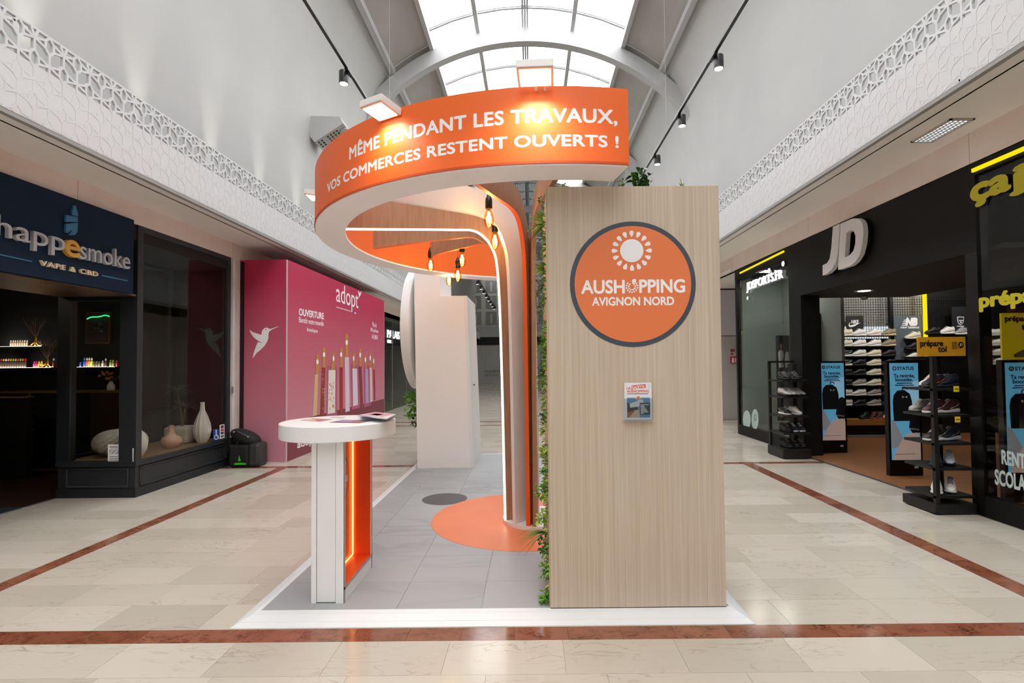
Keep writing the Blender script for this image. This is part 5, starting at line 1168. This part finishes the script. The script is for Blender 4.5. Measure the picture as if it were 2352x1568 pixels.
def shoe(loc, rz, cu, cs, ca, lab, grp, sc=1.0, high=False):
    t = thing('sneaker', loc, lab, 'shoe', grp); t.rotation_euler = (0, 0, rz); t.scale = (sc, sc, sc)
    for nm, col in (('upper', cu), ('sole', cs), ('laces', ca), ('side_stripe', ca), ('collar', cu)):
        key = (nm, col)
        if key not in SC:
            me = bpy.data.meshes.new(nm); me.from_pydata(SM[nm].v, [], SM[nm].f); me.polygons.foreach_set('use_smooth', [True]*len(me.polygons)); me.set_sharp_from_angle(angle=math.radians(50)); me.materials.append(mat('shoe_'+col[1:], col, .55)); SC[key] = me
        o = bpy.data.objects.new(nm, SC[key]); COL.objects.link(o); o.parent = t
    if high:
        o = MB().lathe((.07, 0, .09), [(.038, 0), (.036, .06), (.034, .085), (.026, .086)], 12).build('high_collar', mat('shoe_'+cu[1:], cu, .55)); o.parent = t
    return t
W, CR, TA, GY, BK, OR = '#e9e6e2', '#e3dcc6', '#8d8068', '#9a9894', '#1c1c1e', '#d86a3c'
YW = 10.3
COLN = ['in the half-hidden first column', 'in the second column under the black brand panel', 'in the third column', 'in the fourth column, next to the grey panel']
CX = [1940, 1971, 2005.5, 2039.5]
ROWS = [(772, [(CR, CR), (W, W), (W, '#e9d3cc'), (TA, '#c9b894')]), (796, [(CR, CR), (W, W), (W, W), (TA, '#c9b894')]), (819, [(BK, W), (W, W), (CR, CR), (BK, BK)]), (840, [(BK, W), (BK, BK), (CR, CR), (BK, BK)]), (862, [(BK, BK), (BK, BK), (CR, CR), (BK, OR)]), (886, [(BK, BK), (GY, W), (CR, CR), (BK, OR)]), (909, [(W, W), (W, W), (GY, '#c9c4bc'), (BK, BK)]), (932, [(W, W), (BK, BK), (GY, '#c9c4bc'), (BK, BK)])]
ORD = ['top', 'second', 'third', 'fourth', 'fifth', 'sixth', 'seventh', 'lowest']
CN = {W: 'white', CR: 'cream', TA: 'olive brown', GY: 'grey', BK: 'black'}
wl = thing('shoe_wall', (aY(2000, 960, YW).x, 10.5, 0), 'black wire wall with narrow shelves for the sneakers at the back of the shop', 'shelf')
xw0, xw1 = aY(1915, 800, 10.5).x, aY(2235, 800, 10.5).x
ztop = aY(2000, 683, 10.5).z
wm = MB(); x = xw0
while x < xw1: wm.box(x, x+.006, 10.455, 10.461, .55, ztop); x += .05
z = .55
while z < ztop: wm.box(xw0, xw1, 10.452, 10.458, z, z+.006); z += .05
stuff(wm.build('wire_mesh', BLACKM, wl))
GLIT = noisy('lit_grey_wall', '#9c9c94', '#a5a59d', .7, nscale=1)
MB().box(aY(1938, 700, 10.55).x, aY(2118, 700, 10.55).x, 10.55, 10.58, aY(2000, 748, 10.55).z, 3.2).build('pale_backing', GLIT, wl)
MB().box(aY(1935, 700, 10.54).x, aY(2043, 700, 10.54).x, 10.535, 10.56, aY(2000, 777, 10.54).z, aY(2000, 749, 10.54).z).build('lit_strip', emis('lit_strip', '#e9f3f6', .9), wl)
for px in (1909, 2049): p = aY(px, 800, 10.4); MB().box(p.x-.035, p.x+.035, 10.38, 10.44, .3, ztop+.3).build('upright', BLK2, wl)
for i, (yb, row) in enumerate(ROWS):
    zz = aY(2000, yb, YW).z
    for j, (cu, cs) in enumerate(row):
        x = aY(CX[j], yb, YW).x
        MB().box(x-.14, x+.14, YW-.06, 10.45, zz-.008, zz-.001).build('ledge', BLACKM, wl)
        shoe((x, YW, zz), 0, cu, cs, cs if cs != OR else BK, '%s sneaker on the %s row, %s' % (CN[cu], ORD[i], COLN[j]), 'sneakers on the wire wall', 1.08)
bx0, bx1 = aY(1945, 970, 10.1).x, aY(2050, 970, 10.1).x
t = thing('bench_shelf', (bx0, 10.2, 0), 'low wooden bench shelf under the wire shoe wall', 'shelf'); zb1 = aY(2000, 963, 10.1).z
MB().box(bx0, bx1, 10.08, 10.45, zb1-.11, zb1).build('top', noisy('oak_bench', '#a0692f', '#b57c3c', .5, (1, 1, 8), 4), t); MB().box(bx0, bx1, 10.12, 10.45, .05, zb1-.11).build('body', BLK2, t); MB().box(bx0, bx1, 10.06, 10.12, .002, .05).build('kick_rail', ALU, t)
for px, cu, cs, lab in ((1985, BK, BK, 'black sneaker at left on the wooden bench shelf'), (2008, BK, OR, 'black sneaker with orange sole in the middle of the bench shelf'), (2022, BK, OR, 'second black and orange sneaker on the bench shelf'), (2040, W, W, 'white sneaker at the right end of the bench shelf')):
    shoe((aY(px, 960, 10.2).x, 10.2, zb1), .5, cu, cs, cs, lab, 'sneakers on the bench shelf')
# brand panels
def panel(px0, px1, py0, py1, Y, col, name, lab, cat, th=.02):
    a, c_ = aY(px0, py1, Y), aY(px1, py0, Y); t = thing(name, (a.x, Y, a.z), lab, cat); MB().box(a.x, c_.x, Y, Y+th, a.z, c_.z).build('board', mat('panel_'+col[1:], col, .5), t); return t
PY = lambda Y: ((0, Y-.001, 0), (0, 1, 0))
t = panel(1945, 1982.5, 725, 762, 10.36, '#191817', 'brand_panel', 'black brand panel with a white swoosh above the sneakers', 'sign')
N5 = lambda L_: C6(L_, 5.226, 1930, 700)
textpx('lettering', 'NIKE', WLET, [(1955, 742.5), (1972, 742.5), (1955, 735)], PY(10.36), t, .003, bold=.04, shear=.25); flats('swoosh', [N5([(125, 205), (112, 225), (112, 240), (125, 245), (160, 235), (244, 211), (170, 256), (130, 267), (105, 262), (98, 245), (103, 225)])], PY(10.36), t, WLET, .003)
NBX = panel(2055.5, 2125, 724, 826, 10.36, '#59626b', 'brand_panel', 'grey brand panel with white initials and name above the sneakers', 'sign')
textpx('lettering', 'NB', WLET, [(2081, 746.5), (2106, 746.5), (2083, 731)], PY(10.36), NBX, .003, bold=.08, shear=.2); textpx('lettering', 'new balance', WLET, [(2069, 754), (2111, 754), (2069, 748)], PY(10.36), NBX, .003, bold=.02)
flats('stripe', [[(2076-i*1.5, 734+i*4), (2088-i*1.2, 734+i*4), (2087.4-i*1.2, 736+i*4), (2075.3-i*1.5, 736+i*4)] for i in range(4)], PY(10.36), NBX, WLET, .004)
for px, yb, cu, cs, lab in ((2096, 779, CR, CR, 'cream sneaker uppermost on the grey brand panel'), (2096, 803, BK, BK, 'black sneaker in the middle of the grey brand panel'), (2097, 826, W, W, 'white sneaker lowest on the grey brand panel'), (2141, 768, BK, BK, 'black sneaker on the shelf right of the yellow light line'), (2174, 767.5, W, W, 'white sneaker on the shelf right of the yellow light line'), (2209, 769, GY, W, 'grey sneaker on the shelf under the crest panel')):
    p = aY(px, yb, YW); MB().box(p.x-.14, p.x+.14, YW-.06, 10.45, p.z-.008, p.z-.001).build('ledge', BLACKM, wl); shoe((p.x, YW, p.z), 0, cu, cs, cs, lab, 'sneakers on the wire wall', 1.1)
p0, p1 = aY(2124, 655, 10.3), aY(2127, 822, 10.3); t = thing('light_line', p1, 'upright glowing yellow line beside the grey brand panel', 'lamp'); MB().box(p0.x-.035, p0.x+.035, 10.3, 10.33, p1.z, p0.z).build('tube', YEL, t)
t = panel(2188, 2220, 704, 760, 10.36, '#26282c', 'brand_panel', 'dark panel with a white outlined crest shield', 'sign'); flats('crest', [[(2198.5, 727), (2214, 727), (2213.5, 737), (2211, 743), (2206, 746.5), (2201, 743), (2198.8, 737)]], PY(10.36), t, WLET, .003); flats('crest_field', [[(2200, 728.5), (2212.5, 728.5), (2212, 737), (2210, 742), (2206, 744.5), (2202, 742), (2200.3, 737)]], PY(10.36), t, mat('crest_dark', '#3a3c40', .5), .003, .004)
flats('crest_mark', [[(2201.5, 735), (2211, 735), (2211, 737), (2201.5, 737)], circ(2206, 740, 2.2, 2, 10)], PY(10.36), t, WLET, .003, .008); flats('crest_line', [[(2198, 748), (2214, 748), (2214, 750), (2198, 750)]], PY(10.36), t, WLET, .003)
# shoes seen through the near window
for i, yb in enumerate((772, 795, 817, 838)):
    for k, dx in enumerate((-5, 7)):
        p = aY(2283+dx+i*.8, yb, 10.2); MB().box(p.x-.12, p.x+.12, 10.1, 10.5, p.z-.01, p.z-.001).build('ledge', BLACKM, wl)
        shoe((p.x, 10.2, p.z), -PI/2+.4, W, '#bdbbb8', W, 'white sneaker, %s of the pair, %s row seen through the near window' % (('left', 'right')[k], ('top', 'second', 'third', 'bottom')[i]), 'sneakers seen through the near window', 1.0)
# dark fixture with player posters
t = thing('dark_fixture', (6.4, 9.4, 0), 'tall black display unit with a poster of a standing player', 'display unit'); a, c_ = aY(1868, 900, 9.3), aY(1912, 720, 9.3)
MB().box(a.x, c_.x, 9.3, 9.7, .01, aY(1880, 720, 9.3).z).build('body', BLK2, t); b0, b1 = aY(1843, 935, 9.3), aY(1868, 755, 9.3); MB().box(b0.x, b1.x, 9.3, 9.36, .01, b1.z).build('poster_board', mat('poster_black', '#111112', .5), t)
A1_ = lambda L_: C6(L_, 5.225, 1680, 780)
SKIN = mat('print_skin', '#b98b74', .5); JER = mat('print_jersey', '#cfc4bc', .5); NAV = mat('print_navy', '#22242f', .5); pf2 = PY(9.299)
flats('player_print', [A1_([(882, 180), (900, 150), (945, 150), (968, 180), (970, 265), (960, 300), (955, 380), (958, 460), (930, 465), (925, 400), (912, 465), (890, 460), (885, 300), (872, 265)])], pf2, t, JER, .002); flats('player_vest', [A1_([(895, 165), (950, 165), (955, 200), (930, 245), (905, 235), (888, 200)])], pf2, t, NAV, .002, .003)
flats('player_head', [A1_([(900, 80), (915, 65), (932, 80), (932, 115), (920, 135), (905, 120)]), A1_([(880, 262), (965, 262), (962, 280), (920, 290), (882, 282)])], pf2, t, SKIN, .002, .003)
t = thing('player_poster', (4.85, 9.2, .9), 'poster of two players in white behind the far shoe rack', 'poster'); a, c_ = aY(1785, 900, 9.0), aY(1813, 770, 9.0); MB().box(a.x, c_.x, 9.0, 9.02, a.z-.5, c_.z).build('board', mat('poster_grey', '#3a3c3d', .5), t); pf3 = PY(8.999)
flats('player_print', [A1_([(562, 150), (585, 120), (615, 130), (625, 180), (615, 250), (625, 330), (572, 335), (565, 240)]), A1_([(645, 170), (660, 140), (685, 150), (692, 250), (690, 335), (650, 335), (640, 240)])], pf3, t, JER, .002); flats('player_head', [A1_([(582, 60), (596, 40), (607, 60), (606, 110), (592, 120)])], pf3, t, SKIN, .002)
# ---- screens
def scr(name, col, es=.35): return mat(name, col, .4, emit=col, es=es)
def screen(x0, x1, y0, y1, yb, Y, lab, fx=.03):
    a, c_ = aY(x0, y1, Y), aY(x1, y0, Y); w_, h_ = c_.x-a.x, c_.z-a.z
    t = thing('poster_screen', (a.x, Y, 0), lab, 'screen', 'upright poster screens of the sports shop')
    MB().box(a.x-fx, c_.x+fx, Y, Y+.07, .003, c_.z+fx).build('casing', BLK2, t, bevel=.004); P = lambda u, v, o: Vector((a.x+w_*u, Y-.001-o, a.z+h_*v))
    s = MB().box(a.x, c_.x, Y-.002, Y, a.z, c_.z).build('display', scr('screen_blue', '#5ea9cf'), t)
    def fl(nm, polys, m, o):
        b = MB()
        for pl in polys: b.prism([P(u, v, o) for u, v in pl], (0, -.001, 0))
        b.build(nm, m, s)
    DKB = scr('screen_navy', '#1d2a44', .15); fl('light_patch', [[(.45, .78), (1, .82), (1, .45), (.7, .5)]], scr('screen_pale_blue', '#8cc4e0'), .0015)
    for st, x_, y_, ww, hh in (('STATUS', .27, .928, .57, .033), ('Ta rentrée,', .14, .845, .72, .042), ('boostée.', .2, .81, .6, .036)): text('lettering', st, DKB, P(x_, y_, .002), (1, 0, 0), (0, 0, 1), w_*ww, h_*hh, s, .001, bold=.03)
    fl('emblem', [[(.17+.075*math.cos(k*PI/8), .945+.022*math.sin(k*PI/8)) for k in range(16)]], DKB, .002); fl('emblem_field', [[(.17+.045*math.cos(k*PI/8), .945+.013*math.sin(k*PI/8)) for k in range(16)]], scr('screen_white', '#e3e9ee'), .003)
    fl('text_line', [[(.24, .795), (.78, .795), (.78, .785), (.24, .785)], [(.18, .775), (.84, .775), (.84, .765), (.18, .765)]], DKB, .002)
    K = scr('screen_black', '#15161a', .12)
    fl('rucksack_picture', [[(.08, .6), (.12, .67), (.25, .715), (.5, .72), (.68, .68), (.75, .6), (.77, .45), (.7, .4), (.1, .4)]], K, .003); fl('loop_picture', [[(.4, .72), (.42, .75), (.5, .76), (.58, .745), (.6, .72), (.57, .72), (.55, .738), (.5, .747), (.45, .74), (.43, .72)]], K, .003)
    fl('mark', [[(.4, .66), (.46, .655), (.46, .648), (.54, .648), (.54, .655), (.6, .66), (.58, .635), (.54, .64), (.54, .645), (.46, .645), (.46, .64), (.42, .635)]], scr('screen_white', '#e3e9ee'), .004)
    fl('black_bag_picture', [[(.62, .33), (.68, .45), (.78, .545), (.9, .56), (1, .54), (1, .28), (.75, .27)]], K, .004)
    text('bag_lettering', 'asics', scr('screen_white', '#e3e9ee'), P(.62, .315, .0055), (1, 0, -.12), (.12, 0, 1), w_*.34, h_*.022, s, .001)
    fl('grey_bag_picture', [[(0, .42), (.12, .4), (.38, .24), (.4, .2), (.3, .14), (0, .12)]], scr('screen_grey', '#83858b'), .005); fl('beige_bag_picture', [[(.06, .0), (.12, .08), (.35, .2), (.55, .27), (.9, .28), (1, .24), (1, 0)]], scr('screen_beige', '#b09a90'), .006); fl('bag_seam', [[(.1, .055), (.8, .06), (.8, .066), (.1, .061)]], scr('screen_brown', '#7d675e', .2), .008)
    p = P(.86, -.1, 0); MB().box(p.x-.03, p.x+.02, Y-.003, Y, .1, .13).build('sticker', mat('sticker_pale', '#c9cbcc', .5), t)
    return t
screen(1886, 1937.5, 833, 1011, 1040, 8.46, 'blue poster screen standing left in the sports shop entrance'); screen(2048.5, 2108, 833, 1056, 1093, 6.74, 'blue poster screen behind the near shoe rack'); screen(2316, 2392, 832, 1085, 1130, 5.45, 'blue poster screen cut by the right edge of the picture')
t = panel(2303, 2395, 718, 826, 5.3, '#e6cf16', 'yellow_poster', 'bright yellow poster behind the near window', 'poster'); py = PY(5.3); textpx('lettering', 'prépare', BLACKP, [(2309, 741), (2368, 741), (2309, 726)], py, t, .002, bold=.05); textpx('lettering', 'toi', BLACKP, [(2347, 757), (2372, 757), (2347, 744)], py, t, .002, bold=.05)
flats('shoe_print', [[(2328, 815), (2338, 808), (2348, 804), (2358, 798), (2370, 806), (2384, 812), (2384, 819), (2330, 820)]], py, t, mat('print_dark_olive', '#4b4630', .6), .002)
# ---- shoe racks in front of the shop
RK = mat('rack_black', '#131314', .45)
def rack(X0, X1, Y0, Y1, hb_, ht, zs_, lab, post_xy, col_xy):
    t = thing('shoe_rack', ((X0+X1)/2, (Y0+Y1)/2, 0), lab, 'rack', 'black shoe racks at the shop entrance')
    MB().box(X0, X1, Y0, Y1, .012, hb_).build('base', RK, t, bevel=.006); MB().box(X0+.03, X1-.03, Y0+.03, Y1-.03, .0015, .012).build('foot', BLACKP, t)
    for x, y in post_xy: MB().box(x-.02, x+.02, y-.02, y+.02, hb_, ht).build('post', RK, t)
    for x0, x1, y0, y1 in col_xy: MB().box(x0, x1, y0, y1, hb_, ht-.05).build('spine', BLACKP, t)
    for z in zs_: MB().box(X0+.02, X1, Y0+.02, Y1-.02, z-.025, z).build('shelf', RK, t)
    MB().box(X0+.02, X1, Y1-.06, Y1-.02, ht-.03, ht).build('top_rail', RK, t)
    return t
r1z = [1.52-(y-826)*8.2/1176 for y in (869, 906, 949, 987)]
rack(3.9, 4.34, 7.95, 8.47, .15, 1.52, r1z, 'black shoe rack farther down the entrance, beside the far show window', [(3.935, 8.43)], [(4.2, 4.27, 8.2, 8.36)])
r2z = [1.52-(y-824)*5.25/1176 for y in (888, 946, 1008, 1063, 1124)]
rack(3.95, 4.355, 5.04, 5.49, .105, aY(2150, 817.5, 5.1).z, r2z, 'black shoe rack nearest the camera, carrying the yellow board', [(3.99, 5.075), (4.33, 5.45)], [])
NV = '#1d2533'
for k, (z, items) in enumerate(((r1z[0], [(BK, BK), (BK, BK)]), (r1z[1], [(W, BK), (W, BK), (GY, BK), (GY, BK)]), (r1z[2], [(BK, W), (W, W)]), (r1z[3], [(BK, BK), (NV, W), (NV, W)]), (.15, [(BK, BK), (BK, BK), (BK, BK)]))):
    for j, (cu, cs) in enumerate(items):
        n_ = len(items); y = 8.17; x = 3.99+(.30)*(j+.5)/n_ if n_ > 2 else 4.03+.16*j
        shoe((x+.02, y, z+.0005), PI/2+.25, cu, cs, W if cu == NV else (cs if cs != BK else GY), '%s sneaker with %s sole, %s, %s shelf of the farther rack' % ({W: 'white', GY: 'grey', BK: 'black', NV: 'navy'}[cu], {W: 'white', BK: 'black'}[cs], ('first from left', 'second from left', 'third from left', 'fourth from left')[j], ('top', 'second', 'third', 'fourth', 'bottom')[k]), 'sneakers on the farther rack', .92)
BUR = '#4a2328'
RK2 = [(r2z[0], [(BK, '#3a3a3c', OR), (NV, NV, NV)]), (r2z[1], [(BUR, W, W), (BUR, W, W)]), (r2z[2], [(BK, W, W), (NV, '#b9c4cc', GY)]), (r2z[3], [(NV, NV, GY), ('#b9c0ca', NV, GY)]), (r2z[4], [(W, W, BK), (W, W, BK)])]
for k, (z, items) in enumerate(RK2):
    for j, (cu, cs, ca) in enumerate(items):
        t = shoe((4.09+.17*j, 5.2+.04*j, z+.0005), .25 if k < 3 else .9, cu, cs, ca, '%s sneaker, %s on the %s shelf of the nearer rack' % ({BK: 'black', NV: 'navy', BUR: 'burgundy', W: 'white', '#b9c0ca': 'pale blue grey'}[cu], ('left', 'right')[j], ('top', 'second', 'third', 'fourth', 'bottom')[k]), 'sneakers on the nearer rack', .95, high=(k == 2 and j == 0))
for k in range(4):
    shoe((4.2+.05*k, 5.38, r2z[0]+.0005) if k < 2 else (4.1+.12*(k-2), 5.4, r2z[1]+.0005), .2, W if k < 2 else GY, W if k < 2 else GY, CR, '%s sneaker at the back of the %s shelf of the nearer rack, %s' % (('white', 'white', 'grey', 'grey')[k], ('top', 'top', 'second', 'second')[k], ('left', 'right')[k % 2]), 'sneakers on the nearer rack', .9)
MUS = '#c08a14'
a, c_ = aY(2109, 818, 5.1), aY(2217, 773, 5.1); t = thing('notice_board', a, 'mustard yellow board with black words on top of the nearer shoe rack', 'sign'); MB().box(a.x, min(c_.x, 4.36), 5.1, 5.115, a.z, c_.z).build('board', mat('mustard_board', MUS, .5), t); pm = PY(5.099)
textpx('lettering', 'prépare', BLACKP, [(2114, 799), (2166, 799), (2114, 782)], pm, t, .002, bold=.032); textpx('lettering', 'toi', BLACKP, [(2155, 808), (2174, 808), (2155, 795)], pm, t, .002, bold=.032)
flats('disc_mark', [circ(2207, 792, 6.3, 7.5)], pm, t, BLACKP, .002); textpx('lettering', 'JD', MUS and mat('mustard_letter', '#e0c070', .5), [(2203.5, 796), (2211, 796), (2204.5, 788.5)], PY(5.096), t, .002, shear=.2); flats('small_print', [[(2186, y), (2199, y), (2199, y+1.8), (2186, y+1.8)] for y in (785, 788.5, 792, 795.5, 799)], pm, t, mat('mustard_dark', '#6b4d10', .5), .001)
for px, py, z_, lab in ((2196, 893, r2z[0], 'small yellow price card on the upper shelf of the nearer rack'), (2199, 963, r2z[1]-.1, 'yellow price card lower on the nearer rack')):
    p = aY(px, py, 5.06); t = thing('price_card', p, lab, 'card'); MB().box(p.x-.025, p.x+.025, 5.055, 5.06, p.z-.028, p.z+.028).build('sheet', mat('price_yellow', '#e3c81c', .5), t); MB().box(p.x-.018, p.x+.018, 5.053, 5.055, p.z-.004, p.z+.004).build('print', BLACKP, t)
# safety signs on the grey recess wall
REDS = mat('safety_red', '#b8242c', .5)
t = panel(1676.5, 1689, 799.5, 816.5, 13.3, '#c9b9b8', 'safety_sign', 'pale red printed notice above the fire extinguisher sign', 'sign', .01); flats('print_block', [[(1677.5, 801), (1688, 801), (1688, 808), (1677.5, 808)], [(1678, 810), (1684, 810), (1684, 815), (1678, 815)]], PY(13.3), t, mat('dull_red', '#8f3f44', .5), .002)
t = panel(1677.5, 1694, 818, 834.5, 13.3, '#b8242c', 'safety_sign', 'red fire extinguisher sign on the grey wall', 'sign', .01); flats('extinguisher_figure', [[(1681, 832.5), (1681, 824), (1682.2, 822.5), (1682.2, 820.5), (1684.5, 820.5), (1684.5, 822.5), (1686, 824), (1686, 832.5)], [(1688, 821), (1692, 823), (1690, 827), (1692, 831), (1688, 832)]], PY(13.3), t, WLET, .002)

# ================================================================== LIGHTS AND FITTINGS OF THE MALL
# uplights standing behind the left bulkhead
for i, y in enumerate([3.1, 4.30, 5.56, 6.86, 8.1, 9.4, 10.7, 12.0, 13.3, 14.6]):
    z = 3.62; MB().lathe((-4.14, y, ZSL+.05), [(.05, 0), (.05, .12), (.045, .12)], 12).build('uplight', ALU, trim1); spotl('uplight_lamp', (-4.14, y, z), (-4.27, y, 6.4), 120, 26, r=.02, blend=.9)
# black rails with cylinder spots
def rail(sx, ys, lab, labs, grp):
    x = 2.6*sx; z = 5.80
    t = thing('light_rail', (x, 16, z), lab, 'spotlight rail'); MB().box(x-.022, x+.022, YB, 39.5, z-.02, z+.02).build('track', BLACKM, t)
    for y in range(1, 39, 4): MB().tube([(x, y+.5, z), (x, y+.5, vz(x)+.02)], .003, 4).build('suspension_wire', ALU, t)
    for y, l in zip(ys, labs):
        c_ = (x+.075*sx, y, z); s = thing('rail_spot', c_, l, 'spotlight', grp)
        MB().box(min(x, c_[0]), max(x, c_[0]), y-.05, y+.05, z-.03, z-.005).box(x-.024, x+.024, y-.12, y+.12, z-.034, z-.0205).build('adapter', BLACKM, s); MB().lathe((c_[0], c_[1], z-.19), [(.06, 0), (.068, .0), (.068, .175), (.06, .185)], 20).build('can', mat('spot_grey', '#2b2d31', .4), s, smooth=True); MB().lathe((c_[0], c_[1], z-.193), [(.058, 0), (.058, .004)], 20).build('lens', emis('rail_lens', '#fff7ec', 4), s)
rail(-1, [7.35]+[24.6+1.75*i for i in range(9)], 'long black spotlight rail hanging on the left of the hall', ['near black cylinder spot on the left rail, above the ring']+['black cylinder spot far down the left rail, %s of nine' % o for o in ('nearest', 'second', 'third', 'fourth', 'fifth', 'sixth', 'seventh', 'eighth', 'farthest')], 'spots on the left rail')
rail(1, [7.05, 8.78, 10.5], 'long black spotlight rail hanging on the right of the hall', ['nearest and largest black spot on the right rail', 'middle black spot on the right rail', 'farthest visible black spot on the right rail, unlit looking'], 'spots on the right rail')
# louvred light in the right soffit
LX0, LX1, LY0, LY1 = 3.93, 4.16, 4.70, 5.2; zl = ZSR-.002
t = thing('louvre_light', (4.07, 4.92, zl), 'louvred fluorescent light recessed in the right soffit', 'light')
MB().box(LX0, LX1, LY0, LY0+.02, zl-.012, zl).box(LX0, LX1, LY1-.02, LY1, zl-.012, zl).box(LX0, LX0+.02, LY0, LY1, zl-.012, zl).box(LX1-.02, LX1, LY0, LY1, zl-.012, zl).build('frame', mat('louvre_frame', '#b9b3ac', .5), t)
MB().box(LX0+.02, LX1-.02, LY0+.02, LY1-.02, zl-.0008, zl).build('reflector', mat('reflector_grey', '#d9dadb', .3), t)
for i in range(4): x = LX0+.02+(LX1-LX0-.04)*i/4; MB().box(x+.014, x+.036, LY0+.02, LY1-.02, zl-.002, zl).build('tube', emis('tube_white', '#ffffff', 3), t)
for i in range(13): y = LY0+.02+(LY1-LY0-.04)*i/12; MB().box(LX0+.02, LX1-.02, y-.004, y+.004, zl-.014, zl-.002).build('louvre', ALU, t)
# air outlet on the left wall
t = thing('air_outlet', (-4.1, 10.6, 6.3), 'white angular air outlet box with rows of slots on the left wall', 'air outlet')
V = lambda x, y, z: (x, y, z)
MB().prism([(-4.298, 9.95, 6.43), (-3.70, 9.95, 6.41), (-3.63, 9.95, 6.27), (-4.2, 9.95, 5.90), (-4.298, 9.95, 6.02)], (0, .42, 0)).build('housing', STEELW, t, bevel=.008)
dd = Vector((-.57, 0, -.37)).normalized(); nn = Vector((dd.z, 0, -dd.x)).normalized(); nn = nn if nn.z < 0 else -nn
b = MB(); o0 = Vector((-3.63, 9.99, 6.27))
for k in range(9):
    if k in (0, 1, 6): continue
    for r_ in range(4 if k < 6 else 3):
        q_ = o0+dd*(.055+.07*k)+Vector((0, .03+.095*r_, 0))+nn*.001; b.bar(q_, q_+Vector((0, .055, 0)), .036, up=nn, hx=.006)
stuff(b.build('slots', mat('slot_dark', '#3b3731', .7), t))
MB().lathe(o0+dd*.09+Vector((0, .17, 0)), [(.085, 0), (.085, .02), (.05, .05)], 18, nn).build('round_nozzle', ALU, t)
# unseen lamps added to brighten the sports shop's shoe wall and floor
for x, y, w_ in ((6.9, 9.1, 38), (8.3, 9.3, 30), (5.6, 7.6, 9)):
    MB().box(x-.25, x+.25, y-.1, y+.1, 3.33, 3.36).build('added_lamp_case', BLK2, ssh); areal('added_shop_light', (x, y, 3.32), .45, .16, w_, aim=(x, 10.4, 1.6) if y > 8 else (x-.4, 6.5, 0))
